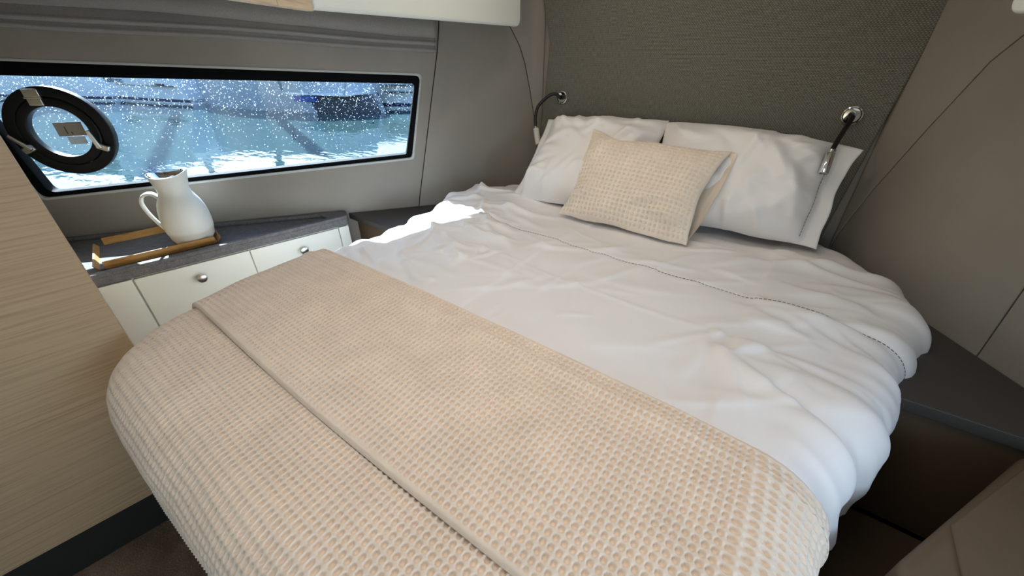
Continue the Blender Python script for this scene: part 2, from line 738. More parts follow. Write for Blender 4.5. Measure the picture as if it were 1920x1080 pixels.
def hull_side(name, mx, zs, leather_mat, seam1, seam2, sh=0.0):
    w = struct(name, (mx.translation.x, mx.translation.y, 0))
    # dark backing with the window cut out
    slab('hull_liner', rect(-0.02, 0.0, ulen + 0.05, ZC), min(-0.06 * zs, -0.012 * zs), max(-0.06 * zs, -0.012 * zs), M['gap'], w, mx, holes=[win_loop(0.018, sh)])
    g = 0.0016
    z0, z1 = (-0.012 * zs, 0.0)
    lo, hi = min(z0, z1), max(z0, z1)
    # window panel: from the first seam aft
    s1 = seam1
    outer = [(p[0] + g, p[1]) for p in s1] + [(ulen, s1[-1][1]), (ulen, s1[0][1])]
    slab('wall_panel', outer, lo, hi, leather_mat, w, mx, holes=[win_loop(0.018, sh)], bevel=0.003)
    outer = [(p[0] - g, p[1]) for p in s1] + [(p[0] + g, p[1]) for p in reversed(seam2)]
    slab('wall_panel', outer, lo, hi, leather_mat, w, mx, bevel=0.003)
    corner = [(p[0] - g, p[1]) for p in seam2] + [(-0.012, seam2[-1][1]), (-0.012, seam2[0][1])]
    slab('wall_panel', corner, lo, hi, leather_mat, w, mx, bevel=0.003)
    return w


zb, zt = 0.02, ZC - 0.002
seamL1 = [(0.90, zb), (0.72, CZ - 0.90), (0.678, CZ - 0.68), (0.600, CZ - 0.35), (0.517, CZ), (0.50, CZ + 0.1), (0.45, zt)]
seamL2 = [(0.010, zb), (0.010, CZ - 0.45), (0.030, CZ - 0.30), (0.058, CZ - 0.17), (0.087, CZ - 0.05), (0.118, CZ + 0.03), (0.160, CZ + 0.095), (0.25, CZ + 0.2), (0.3, zt)]
wallL = hull_side('wall_left', ML, zl, M['leather'], seamL1, seamL2)
seamR1 = [(0.60, zb), (0.605, CZ - 0.71), (0.594, CZ - 0.50), (0.58, CZ), (0.55, zt)]
seamR2 = [(-0.008, zb), (0.0, CZ - 0.62), (0.060, CZ - 0.42), (0.146, CZ - 0.198), (0.222, CZ - 0.02), (0.267, CZ + 0.037), (0.36, CZ + 0.12), (0.42, zt)]
wallR = hull_side('wall_right', MR, zr, M['leather'], seamR1, seamR2, 0.85)


def window(name, mx, zs, sh=0.0):
    w = struct(name, (mx @ Vector((1.45 + sh, CZ - 0.27, 0))))
    def zz(a, b):
        return min(a * zs, b * zs), max(a * zs, b * zs)
    a, b = zz(-0.055, 0.002)
    slab('window_reveal', win_loop(0.020, sh), a, b, M['reveal'], w, mx, holes=[win_loop(0.010, sh)], bevel=0.002)
    a, b = zz(-0.062, -0.012)
    slab('window_frame', win_loop(0.012, sh), a, b, M['gasket'], w, mx, holes=[win_inner(sh)], bevel=0.003)
    a, b = zz(-0.056, -0.050)
    slab('pane', win_loop(0.0, sh), a, b, M['pane'], w, mx)
    return w


win1 = window('window_1', ML, zl)
win2 = window('window_2', MR, zr, 0.85)  # unseen right window, set further aft for its light


def on_left(u, z, off=0.0):
    return ML @ Vector((u, z, off * zl))


# porthole in the big window
PU, PZ = 2.042, CZ - 0.274


def ring_loop(r, n=48):
    return [(PU + r * math.cos(2 * math.pi * k / n), PZ + r * math.sin(2 * math.pi * k / n)) for k in range(n)]


def zl2(a, b):
    return min(a * zl, b * zl), max(a * zl, b * zl)


a, b = zl2(-0.050, -0.016)
ph = slab('porthole_frame', ring_loop(0.165), a, b, M['black'], win1, ML, holes=[ring_loop(0.127)], bevel=0.004, label='black round porthole frame set into the window')
a, b = zl2(-0.048, -0.010)
slab('porthole_sash', ring_loop(0.1265), a, b, M['black'], ph, ML, holes=[ring_loop(0.094)], bevel=0.006)
# hinge at the top
a, b = zl2(-0.018, -0.004)
for (u0, z0, u1, z1) in ((PU - 0.004, PZ + 0.128, PU + 0.044, PZ + 0.156), (PU - 0.002, PZ + 0.098, PU + 0.042, PZ + 0.124)):
    slab('hinge_leaf', rect(u0, z0, u1, z1, 0.004), a, b, M['steel'], ph, ML, bevel=0.003)
tube('hinge_pin', [on_left(PU - 0.006, PZ + 0.126, -0.006), on_left(PU + 0.046, PZ + 0.126, -0.006)], 0.004, M['steel'], ph, smooth_n=1)
# two lever latches
for ang, lever in ((math.radians(-28), 100), (math.radians(205), 128)):
    cu, sv = math.cos(ang), math.sin(ang)
    # image right is forward = smaller u
    cx, cz = PU - 0.124 * cu, PZ + 0.124 * sv
    ta = math.radians(lever)
    er = Vector((-cu, sv))
    a, b = zl2(-0.014, 0.004)
    q = []
    t = Vector((-er.y, er.x))
    for (p, s) in ((-0.012, -0.014), (0.030, -0.012), (0.030, 0.012), (-0.012, 0.014)):
        q.append((cx + er.x * p + t.x * s, cz + er.y * p + t.y * s))
    lt = slab('latch', round_poly(q, 0.008), a, b, M['steel'], ph, ML, bevel=0.005)
    e2 = Vector((-math.cos(ta), math.sin(ta)))
    t2 = Vector((-e2.y, e2.x))
    q = []
    for (p, s) in ((-0.008, -0.009), (0.066, -0.006), (0.066, 0.006), (-0.008, 0.009)):
        q.append((cx + e2.x * p + t2.x * s, cz + e2.y * p + t2.y * s))
    a, b = zl2(0.002, 0.012)
    slab('latch_lever', round_poly(q, 0.005), a, b, M['steel'], ph, ML, bevel=0.004)
# stickers on the porthole glass
a, b = zl2(-0.0495, -0.0485)
slab('sticker', rect(PU - 0.062, PZ - 0.020, PU + 0.030, PZ + 0.032), a, b, M['sticker'], ph, ML)
slab('sticker', rect(PU - 0.052, PZ - 0.052, PU + 0.006, PZ - 0.0215), a, b, M['paper'], ph, ML)
a, b = zl2(-0.0485, -0.0478)
slab('sticker_print', rect(PU - 0.004, PZ - 0.012, PU + 0.000, PZ + 0.016), a, b, M['ink'], ph, ML)
slab('sticker_print', rect(PU - 0.020, PZ - 0.014, PU - 0.016, PZ - 0.004), a, b, M['ink'], ph, ML)

# salt and spray droplets on the outside of the pane
rs = np.random.RandomState(11)
dv, df = [], []
ico = [(1, 0, 0), (0, 1, 0), (-1, 0, 0), (0, -1, 0), (0.6, 0.6, .5), (-0.6, 0.6, .5), (-0.6, -0.6, .5), (0.6, -0.6, .5), (0, 0, .8)]
icf = [(0, 1, 4), (1, 2, 5), (2, 3, 6), (3, 0, 7), (0, 4, 8), (4, 1, 8), (1, 5, 8), (5, 2, 8), (2, 6, 8), (6, 3, 8), (3, 7, 8), (7, 0, 8)]
cnt = 0
while cnt < 5200:
    u = rs.uniform(0.63, 2.25)
    z = CZ - 0.49 + 0.44 * rs.beta(1.9, 1.1)
    f = (u - 0.62) / 1.62
    ztop = (1 - f) * W_TR[1] + f * W_TL[1] - 0.010
    zbot = (1 - f) * W_BR[1] + f * W_BL[1] + 0.010
    if z > ztop or z < zbot:
        continue
    hh = (z - zbot) / (ztop - zbot)
    if rs.rand() > 0.12 + 0.95 * hh ** 0.9:
        continue
    r = 0.0006 + 0.0016 * rs.rand() ** 3
    k = len(dv)
    for p in ico:
        dv.append(on_left(u + p[0] * r, z + p[1] * r * 1.15, -0.0562 - p[2] * r * 0.6))
    df += [(a + k, b + k, c + k) for a, b, c in icf]
    cnt += 1
dr = mesh_obj('spray_droplets', dv, df, M['droplet'], win1)
dr['kind'] = 'stuff'

# ------------------------------------------------------------------ harbour outside
WZ = -0.10
# water starts outside the left hull side
p0 = on_left(-6, 0, -0.30)
p1 = on_left(14, 0, -0.30)
wv = [(p0.x, p0.y, WZ), (p1.x, p1.y, WZ), (p1.x - 150, p1.y + 20, WZ), (p0.x - 120, p0.y + 100, WZ)]
wat = mesh_obj('harbour_water', wv, [(0, 1, 2, 3)], M['water'])
tag(wat, 'rippled blue-green harbour water outside the long window', 'water', kind='stuff')


def boat(name, A, B, height, beam, hull, label, rake=0.5, stripe=True, stern_w=0.86):
    """A = stern waterline (seen on the right), B = bow waterline; hull side facing the cabin"""
    A, B = Vector((A[0], A[1], WZ)), Vector((B[0], B[1], WZ))
    t = thing(name, A, label, 'boat', 'moored boats outside the window')
    ax = (B - A).normalized()
    Ln = (B - A).length
    side = Vector((-ax.y, ax.x, 0))
    if side.dot(-A) < 0:
        side = -side          # towards the cabin
    def hull_mesh(nm, z0, z1, mat, grow=0.0, fmax=1.0):
        vs, fs = [], []
        N = 24
        for i in range(N + 1):
            f = i / N * fmax
            wdt = beam / 2 * (stern_w + (1 - stern_w) * min(1, f * 4) ** 0.6) * (1 - max(0, (f - 0.45) / 0.55) ** 2.2 * 0.96)
            row = []
            for z in np.linspace(z0, z1, 5):
                g = (z + 0.25) / (height + 0.25)
                flare = 0.80 + 0.2 * g ** 0.8
                sheer = z + (0.25 * f * f) * max(0, z) / height
                xx = f * Ln + (rake * g * (1 - f) * height) * (1 - f) - 0.4 * (1 - g) * max(0, f - 0.8) * 5 * 0.4
                row.append((A + ax * xx + side * (wdt * flare + grow), sheer))
            for p, z in row:
                vs.append(p + Vector((0, 0, z)))
            for p, z in reversed(row):
                q = p - side * 2 * (p - A).dot(side)
                vs.append(q + Vector((0, 0, z)))
        for i in range(N):
            for k in range(9):
                fs.append((i * 10 + k, i * 10 + k + 1, (i + 1) * 10 + k + 1, (i + 1) * 10 + k))
            fs.append((i * 10 + 9, i * 10, (i + 1) * 10, (i + 1) * 10 + 9))
        fs.append(tuple(range(10)))
        fs.append(tuple(N * 10 + k for k in reversed(range(10))))
        o = mesh_obj(nm, vs, fs, mat, t, smooth=True)
        o.data.set_sharp_from_angle(angle=math.radians(40))
        return o
    hull_mesh('hull', -0.25, height, hull)
    if stripe:
        hull_mesh('boot_stripe', 0.05, 0.13, M['navy'], 0.012)
    if stern_w < 0.5:
        hull_mesh('dark_stern', -0.24, 0.44, M['hull_dark'], 0.014, 0.22)
    return t, A, ax, side, Ln


def wpix(px, py):
    """design aid: harbour position seen at a photo pixel on the water plane"""
    X = px - 960
    F = 628.8 + .5159 * (540 - py)
    U = -378.7 + .8567 * (540 - py)
    k = (WZ - CZ) / U
    return ((.802 * X - .598 * F) * k, (.598 * X + .802 * F) * k)


# four moored boats, sterns towards the bow of the cabin; given by the near waterline (right end, left end)
def moored(name, right, left, height, beam, hull, label, **kw):
    r, l = Vector(wpix(*right)), Vector(wpix(*left))
    ax = (l - r).normalized()
    sd = Vector((-ax.y, ax.x))
    if sd.dot(-r) < 0:
        sd = -sd
    r = r - sd * beam / 2 * 0.80
    l = l - sd * beam / 2 * 0.80
    return boat(name, r, l, height, beam, hull, label, **kw)


b1, A1, ax1, sd1, L1 = moored('motor_yacht', (219, 190), (-330, 174), 1.7, 3.4, M['hull_white'],
                              'white motor yacht hull behind the porthole, leftmost boat', rake=0.9)
b2, A2, ax2, sd2, L2 = moored('sailing_yacht', (360, 197), (90, 178), 1.9, 2.6, M['hull_white'],
                              'pale sailing yacht with dark name lettering and hull lines above its stern', rake=0.5)
b3, A3, ax3, sd3, L3 = moored('motor_cruiser', (690, 217), (330, 198), 1.15, 2.2, M['hull_grey'],
                              'long grey motor cruiser with a dark raked stern and white platform rail', rake=0.6, stripe=False, stern_w=0.12)
b4, A4, ax4, sd4, L4 = moored('day_cruiser', (1000, 198), (640, 208), 0.72, 2.2, M['hull_white'],
                              'white day cruiser with pale canopies at the right end of the window', rake=0.2)


def side_box(parent, A, ax, side, x0, x1, z0, z1, d0, d1, name, mat):
    vs = []
    for x in (x0, x1):
        for z in (z0, z1):
            for d in (d0, d1):
                vs.append(A + ax * x + side * d + Vector((0, 0, z)))
    return mesh_obj(name, vs, [(0, 1, 3, 2), (4, 6, 7, 5), (0, 4, 5, 1), (2, 3, 7, 6), (0, 2, 6, 4), (1, 5, 7, 3)], mat, parent)


side_box(b1, A1, ax1, sd1, 1.0, 8.0, 1.7, 2.7, -1.3, 1.3, 'cabin', M['hull_white'])
side_box(b1, A1, ax1, sd1, 1.4, 7.2, 2.0, 2.45, -1.33, 1.33, 'side_window', M['boat_glass'])
side_box(b2, A2, ax2, sd2, 3.0, 9.0, 1.9, 2.4, -1.0, 1.0, 'cabin', M['hull_white'])
side_box(b2, A2, ax2, sd2, 0.5, 3.4, 0.500, 0.512, 0.9, 1.178, 'hull_line', M['boat_line'])
side_box(b2, A2, ax2, sd2, 0.95, 1.25, 0.50, 0.57, 0.9, 1.165, 'vent', M['boat_line'])
m0 = A2 + ax2 * 8.2
tube('mast', [m0 + Vector((0, 0, 1.9)), m0 + Vector((0, 0, 15))], 0.10, M['hull_grey'], b2, smooth_n=1)
tube('boom', [m0 + Vector((0, 0, 3.2)), A2 + ax2 * 3.2 + Vector((0, 0, 3.1))], 0.14, M['canvas_blue'], b2, smooth_n=1)
# lettering on the stern quarter
tx = bpy.data.curves.new('boat_name', 'FONT')
tx.body = 'Solace'
tx.size = 0.22
tx.extrude = 0.004
to = bpy.data.objects.new('boat_name', tx)
COL.objects.link(to)
dg = bpy.context.evaluated_depsgraph_get()
tme = bpy.data.meshes.new_from_object(to.evaluated_get(dg))
bpy.data.objects.remove(to)
pos = A2 + ax2 * 3.95 + sd2 * 1.20 + Vector((0, 0, 0.57))
tmx = frame(pos, -ax2, UP) @ Matrix.Diagonal((1.9, 1.0, 1.0, 1.0))
bm = bmesh.new()
bm.from_mesh(tme)
bmesh.ops.transform(bm, matrix=tmx, verts=bm.verts)
bm_obj('name_lettering', bm, M['boat_line'], b2)

# grey cruiser: dark stern, platform, rail, cover
side_box(b3, A3, ax3, sd3, 0.45, 2.4, 0.45, 0.50, -0.2, 1.02, 'swim_platform', M['hull_white'])
side_box(b3, A3, ax3, sd3, 1.5, 2.2, 0.28, 0.43, 0.6, 1.0, 'fender', M['canvas_blue'])
for x in (0.5, 1.6):
    q = A3 + ax3 * x + sd3 * 1.05
    tube('rail_post', [q + Vector((0, 0, 0.48)), q + ax3 * -0.22 + Vector((0, 0, 1.02))], 0.018, M['chrome'], b3, smooth_n=1, seg=6)
    tube('rail_post', [q + ax3 * -0.40 + Vector((0, 0, 0.70)), q + ax3 * -0.22 + Vector((0, 0, 1.02))], 0.014, M['chrome'], b3, smooth_n=1, seg=6)
lathe('outboard_cover', [(0.0, 0.0), (0.22, 0.02), (0.26, 0.25), (0.22, 0.5), (0.1, 0.6), (0, 0.62)], A3 + ax3 * 2.5 + sd3 * 0.8 + Vector((0, 0, 0.5)), UP, M['canvas_teal'], b3, seg=14)
# day cruiser: canopies and lines
for f0, f1, zt_ in ((0.42, 0.55, 0.98), (0.60, 0.70, 0.92), (0.76, 0.86, 1.0)):
    side_box(b4, A4, ax4, sd4, f0 * L4, f1 * L4, 0.70, zt_, -0.6, 0.55, 'canopy', M['hull_white'])
side_box(b4, A4, ax4, sd4, 0.15 * L4, 0.80 * L4, 0.62, 0.645, 0.3, 1.085, 'hull_line', M['boat_line'])
side_box(b4, A4, ax4, sd4, 0.15 * L4, 0.78 * L4, 0.44, 0.46, 0.3, 1.05, 'hull_line', M['boat_line'])

# masts whose reflections streak the water
for bt, A_, ax_, x_, h_ in ((b1, A1, ax1, 3.2, 11.0), (b1, A1, ax1, 9.5, 12.0), (b2, A2, ax2, 2.2, 10.0), (b3, A3, ax3, 4.5, 7.0)):
    m0 = A_ + ax_ * x_
    tube('mast', [m0 + Vector((0, 0, 1.0)), m0 + Vector((0, 0, h_))], 0.13, M['hull_dark'], bt, smooth_n=1, seg=8)

# ------------------------------------------------------------------ headboard
hb = [(-1.262, 0.3), (-1.262, CZ - 0.62), (-1.215, CZ - 0.30), (-1.197, CZ - 0.12), (-1.186, CZ + 0.04), (-1.230, CZ + 0.209), (-1.27, CZ + 0.36), (-1.27, ZC - 0.02),
      (0.20, ZC - 0.02), (0.186, CZ + 0.2), (0.178, CZ), (0.156, CZ - 0.25), (0.128, CZ - 0.63), (0.11, 0.3)]
mxh = frame((0, 1.9, 0), (1, 0, 0), (0, 0, 1))       # local z = -Y (into the room)
hbo = slab('headboard', hb, -0.018, 0.010, M['headboard'], None, mxh, bevel=0.010, base=(-0.54, 1.9, 0.3))
tag(hbo, 'dark grey woven padded headboard panel behind the pillows', 'headboard')
# leather margins on the wall either side of it
slab('wall_margin', [(-1.30, 0.02), (-1.10, 0.02), (-1.10, ZC - 0.01), (-1.30, ZC - 0.01)], -0.03, -0.0175, M['leather'], None, mxh)['kind'] = 'structure'
bpy.data.objects['wall_margin'].name = 'trim_1'
slab('wall_margin', [(0.05, 0.02), (0.26, 0.02), (0.26, ZC - 0.01), (0.05, ZC - 0.01)], -0.03, -0.0175, M['leather'], None, mxh)['kind'] = 'structure'
bpy.data.objects['wall_margin'].name = 'trim_2'

# ------------------------------------------------------------------ wardrobe, left foreground
wx, wy = -1.300, 0.05
wd = Vector((0.139, 0.990, 0))
wf = frame((wx, wy, 0), -wd, UP)        # local x aft along the face, local y up, local z
wz = 1 if (-wd).cross(UP).dot(Vector((1, 0, 0))) > 0 else -1
wr = thing('wardrobe', (wx, wy, 0), 'tall pale oak wardrobe panel on a black kickboard at the left edge', 'wardrobe')


def wz2(a, b):
    return min(a * wz, b * wz), max(a * wz, b * wz)


a, b = wz2(-0.020, 0.0)
slab('side_panel', rect(0, 0.144, 1.25, ZC - 0.01), a, b, M['oak'], wr, wf, bevel=0.0015)
slab('side_panel', rect(1.254, 0.144, 1.70, ZC - 0.01), a, b, M['oak'], wr, wf, bevel=0.0015)
a, b = wz2(-0.03, -0.012)
slab('kickboard', rect(0.0, 0.0, 1.70, 0.142), a, b, M['kick'], wr, wf)
slab('carcass', [(wx - 0.024, wy - 0.002), (wx - 1.24, wy - 0.002), (wx - 1.24, wy - 0.4), (wx - 1.75, wy - 1.1), (wx - 1.75, wy - 1.66), (wx - 0.26, wy - 1.66)], 0.01, ZC - 0.012, M['oak'], wr)

# ------------------------------------------------------------------ left drawer cabinet and worktop
CT = CZ - 0.70            # worktop height
F1 = Vector((-1.968, 0.062, 0))
F2 = Vector((-1.765, 1.000, 0))
fd = (F2 - F1).normalized()
Lf = (F2 - F1).length


def wallx(y, off=0.0):
    return L0[0] + 0.7224 * (y - 1.9) + off / 0.8106


top_poly = [(F1.x, F1.y), (F2.x, F2.y), (wallx(1.04, 0.004), 1.04), (wallx(0.062, 0.004), 0.062)]
top_r = round_poly(top_poly, [0, 0.035, 0.03, 0], 6)
wt = thing('worktop', (-2.1, 0.4, CT - 0.04), 'grey textured worktop with raised rim under the long window', 'worktop')
slab('slab', top_r, CT - 0.042, CT - 0.012, M['counter'], wt, bevel=0.002)
in_poly = [(F1.x - 0.030, F1.y - 0.02), (F2.x - 0.045, F2.y - 0.075), (wallx(0.90, 0.055), 0.925), (wallx(0.03, 0.045), 0.04)]
inner = round_poly(in_poly, [0, 0.02, 0.02, 0], 5)
slab('raised_rim', top_r, CT - 0.013, CT + 0.004, M['counter'], wt, holes=[[(p[0], max(p[1], 0.0665)) for p in inner]], bevel=0.004)

cb = thing('drawer_cabinet', (-1.9, 0.5, 0), 'white drawer cabinet with two steel knobs below the grey worktop', 'cabinet')
fm = frame((F1.x, F1.y, 0), fd, UP)          # local z
fz = 1 if fd.cross(UP).x > 0 else -1


def fz2(a, b):
    return min(a * fz, b * fz), max(a * fz, b * fz)


ctop = CT - 0.044
a, b = fz2(-0.030, -0.012)
slab('front_frame', rect(0.0, 0.05, Lf - 0.005, ctop), a, b, M['white_lacquer'], cb, fm, bevel=0.002)
body = [(F1.x - 0.05, F1.y + 0.0), (F2.x - 0.04, F2.y - 0.03), (wallx(0.95, 0.01), 0.96), (wallx(0.07, 0.01), 0.07)]
slab('carcass', body, 0.02, ctop - 0.001, M['white_lacquer'], cb)
a, b = fz2(-0.012, 0.002)
drz = [(0.118, 0.508), (0.512, 0.898)]
stile = slab('stile', rect(0.0, 0.06, 0.112, ctop - 0.002), a, b, M['white_lacquer'], cb, fm, bevel=0.002)
slab('stile', rect(0.903, 0.06, Lf - 0.010, ctop - 0.002), a, b, M['white_lacquer'], cb, fm, bevel=0.002)
for x0, x1, kx in ((drz[0][0], drz[0][1], 0.315), (drz[1][0], drz[1][1], 0.720)):
    d = slab('drawer', rect(x0, ctop - 0.30, x1, ctop - 0.004), a, b, M['white_lacquer'], cb, fm, bevel=0.002)
    c = fm @ Vector((kx, ctop - 0.062, 0.002 * fz))
    nrm = Vector((fd.y, -fd.x, 0))
    if nrm.x < 0:
        nrm = -nrm
    lathe('knob', [(0.009, 0.0), (0.008, 0.012), (0.015, 0.015), (0.0175, 0.020), (0.017, 0.025), (0.013, 0.0275), (0, 0.0278)], c, nrm, M['steel'], d, seg=24)
    d2 = slab('drawer', rect(x0, 0.07, x1, ctop - 0.304), a, b, M['white_lacquer'], cb, fm, bevel=0.002)
    c = fm @ Vector((kx, ctop - 0.36, 0.002 * fz))
    lathe('knob', [(0.009, 0.0), (0.008, 0.012), (0.015, 0.015), (0.0175, 0.020), (0.017, 0.025), (0.013, 0.0275), (0, 0.0278)], c, nrm, M['steel'], d2, seg=24)

# low ledge that goes on forward along the left hull side
lg = thing('side_ledge', (-1.55, 1.3, 0), 'dark low ledge between the left wall and the bed head', 'ledge')
slab('ledge_top', [(-1.72, 1.045), (-1.42, 1.045), (-1.445, 1.45), (-1.43, 1.58), (wallx(1.60, 0.004), 1.60), (wallx(1.05, 0.004), 1.05)], 0.575, 0.605, M['ledge'], lg, bevel=0.003)
slab('ledge_front', [(-1.71, 1.06), (-1.435, 1.06), (-1.46, 1.45), (-1.455, 1.55), (wallx(1.56, 0.02), 1.56), (wallx(1.07, 0.02), 1.07)], 0.0, 0.574, M['ledge_panel'], lg)

# ------------------------------------------------------------------ right ledge, step and bench
def wallxr(y, off=0.0):
    return R0[0] - 0.7224 * (y - 1.9) - off / 0.8106


RT = CZ - 0.705
rl = thing('bedside_ledge', (0.6, 1.2, 0), 'dark ledge with brown front panel to the right of the bed', 'ledge')
slab('ledge_top', [(0.325, 1.085), (wallxr(1.10, 0.004), 1.10), (wallxr(1.70, 0.004), 1.70), (0.30, 1.67), (0.36, 1.56), (0.395, 1.42), (0.37, 1.22)], RT - 0.034, RT, M['ledge'], rl, bevel=0.003)
slab('front_panel', rect(0.30, 0.20, 0.72, RT - 0.036), 0.0, 0.018, M['ledge_panel'], rl, frame((0, 1.125, 0), (1, 0, 0), (0, 0, 1)), bevel=0.002)
st = thing('floor_step', (0.5, 0.8, 0), 'brown carpeted floor step between bed and right bench', 'step')
slab('step_block', round_poly([(0.16, -0.4), (0.95, -0.4), (0.90, 0.70), (0.74, 1.10), (0.16, 1.10)], 0.02), 0.0, 0.20, M['ledge_panel'], st, bevel=0.012)
bn_poly = [(0.326, -0.30), (0.326, 0.65), (0.553, 1.07), (wallxr(1.085, 0.02), 1.070), (wallxr(0.65, 0.02), 0.65), (wallxr(-0.25, 0.02), -0.30)]
bn = thing('bench', (0.7, 0.5, 0.2), 'taupe padded bench with a stitched lid at the lower right', 'bench')
BT = CZ - 0.72
slab('seat_box', round_poly(bn_poly, [0, 0.05, 0.02, 0, 0, 0], 5), 0.201, BT - 0.003, M['bench'], bn, bevel=0.022, res=5)
ld = [(0.400, -0.28), (0.400, 0.772), (0.545, 1.025), (0.62, 1.045), (wallxr(0.65, 0.10), 0.65), (wallxr(-0.2, 0.10), -0.28)]
slab('seat_lid', round_poly(ld, [0, 0.012, 0.01, 0, 0, 0], 3), BT - 0.006, BT + 0.001, M['bench'], bn, bevel=0.003)

# ------------------------------------------------------------------ overhead lockers
oc = thing('overhead_locker', (-1.2, 1.15, CZ + 0.09), 'glossy white overhead locker above the blind', 'cabinet')
d0, d1 = Vector((-1.130, 0.677, 0)), Vector((-1.160, 1.62, 0))
od = (d1 - d0).normalized()
om = frame((d0.x, d0.y, 0), od, UP)
oz = 1 if od.cross(UP).x > 0 else -1
Lo = (d1 - d0).length
a, b = min(-0.028 * oz, 0), max(-0.028 * oz, 0)
slab('locker_door', round_poly([(0.0, CZ + 0.0925), (Lo, CZ + 0.0925), (Lo, CZ + 0.50), (0.0, CZ + 0.50)], [0, 0.03, 0.03, 0], 6), a, b, M['white_lacquer'], oc, om, bevel=0.010, res=4)
a, b = min(-0.22 * oz, -0.03 * oz), max(-0.22 * oz, -0.03 * oz)
slab('locker_carcass', rect(0.01, CZ + 0.24, Lo - 0.06, CZ + 0.66), a, b, M['white_lacquer'], oc, om)

ow = thing('wooden_locker', (-1.1, 0.5, CZ + 0.09), 'pale oak overhead locker beside the white locker', 'cabinet')
e0, e1 = Vector((-0.885, 0.170, 0)), Vector((-1.128, 0.672, 0))
ed = (e1 - e0).normalized()
em = frame((e0.x, e0.y, 0), ed, UP)
ez = 1 if ed.cross(UP).x > 0 else -1
Le = (e1 - e0).length
a, b = min(-0.02 * ez, 0), max(-0.02 * ez, 0)
sx = Le - 0.130
slab('locker_door', [(0, CZ + 0.089), (sx - 0.0015, CZ + 0.089), (sx - 0.0015, CZ + 0.55), (0, CZ + 0.55)], a, b, M['oak_up'], ow, em, bevel=0.0015)
slab('locker_door', [(sx + 0.0015, CZ + 0.089), (Le, CZ + 0.089), (Le - 0.02, CZ + 0.55), (sx + 0.0015, CZ + 0.55)], a, b, M['oak_up'], ow, em, bevel=0.0015)
a, b = min(-0.30 * ez, -0.021 * ez), max(-0.30 * ez, -0.021 * ez)
slab('locker_carcass', rect(0.01, CZ + 0.24, Le - 0.05, CZ + 0.66), a, b, M['oak_up'], ow, em)

orr = thing('overhead_locker', (0.5, 1.2, CZ + 0.07), 'white overhead locker corner at the top right', 'cabinet')
g0, g1 = Vector((0.226, 1.40, 0)), Vector((0.60, 0.60, 0))
gd = (g1 - g0).normalized()
gm = frame((g0.x, g0.y, 0), gd, UP)
gz = 1 if gd.cross(UP).x < 0 else -1
a, b = min(-0.028 * gz, 0), max(-0.028 * gz, 0)
slab('locker_door', round_poly([(0.0, CZ + 0.066), (0.88, CZ + 0.066), (0.88, CZ + 0.5), (0.0, CZ + 0.5)], [0.03, 0, 0, 0.03], 6), a, b, M['white_lacquer'], orr, gm, bevel=0.010, res=4)
a, b = min(-0.14 * gz, -0.03 * gz), max(-0.14 * gz, -0.03 * gz)
slab('locker_carcass', rect(0.12, CZ + 0.20, 0.86, CZ + 0.66), a, b, M['white_lacquer'], orr, gm)

# ------------------------------------------------------------------ roman blind
rb = thing('roman_blind', on_left(1.3, CZ + 0.05, 0.05), 'grey fabric roman blind pulled up in folds above the window', 'blind')


def blind_strip(name, zA_of, zB_of, off0, off1, seed, curl):
    nu, nv = 150, 26
    uu = np.linspace(0.526, 2.268, nu)
    V = np.zeros((nu, nv, 3))
    for j in range(nv):
        f = j / (nv - 1)
        zt_, zb_ = zA_of(uu), zB_of(uu)
        wob = 0.006 * vnoise(uu * 3.1, np.full(nu, f * 0.6), seed) + 0.004 * vnoise(uu * 9, np.full(nu, f), seed + 2)
        z = zt_ + (zb_ - zt_) * f
        off = off0 + (off1 - off0) * f
        if f > 0.80:                     # the fold rolls back under
            t = (f - 0.80) / 0.20 * math.pi
            rr = curl
            zc = zt_ + (zb_ - zt_) * 0.80
            z = zc - (zc - zb_) * np.sin(t * 0.5)
            off = off0 + (off1 - off0) * 0.8 + rr * (math.sin(t) * 0.6) - rr * (1 - math.cos(t)) * 0.6
        o2 = off + wob * (0.3 + f)
        for i in range(nu):
            V[i, j] = ML @ Vector((uu[i], z[i] + 0.5 * wob[i], o2[i] * zl))
    ob = mesh_obj(name, V.reshape(-1, 3), grid_faces(nu, nv), M['blind'], rb, smooth=True)
    md = ob.modifiers.new('thick', 'SOLIDIFY')
    md.thickness = 0.003
    return ob


# hem line falls forward: z(u) of the lowest fold
def hem(u):
    return CZ - 0.002 + (u - 0.526) * (0.080 / 1.52)


blind_strip('fold', lambda u: hem(u) + 0.085, lambda u: hem(u) + 0.003 * np.sin(u * 6), 0.006, 0.026, 1, 0.016)
blind_strip('fold', lambda u: hem(u) + 0.115, lambda u: hem(u) + 0.028 + 0.004 * np.sin(u * 5 + 1), 0.026, 0.052, 4, 0.018)
blind_strip('blind_cloth', lambda u: hem(u) + 0.36, lambda u: hem(u) + 0.058 + 0.005 * np.sin(u * 4 + 2) + 0.010 * (u - 0.5), 0.030, 0.082, 7, 0.022)

# ------------------------------------------------------------------ bed
BZ = CZ - 0.62
core_pts = [(-1.05, 0.055), (-1.17, 0.115), (-1.215, 0.30), (-1.225, 0.75), (-1.25, 1.15), (-1.30, 1.45), (-1.22, 1.66), (-1.08, 1.80),
            (-0.5, 1.86), (0.01, 1.79), (0.13, 1.70), (0.235, 1.56), (0.295, 1.40), (0.255, 1.18), (0.190, 0.88), (0.085, 0.62),
            (0.065, 0.35), (0.03, 0.15), (-0.07, 0.075), (-0.55, 0.065)]


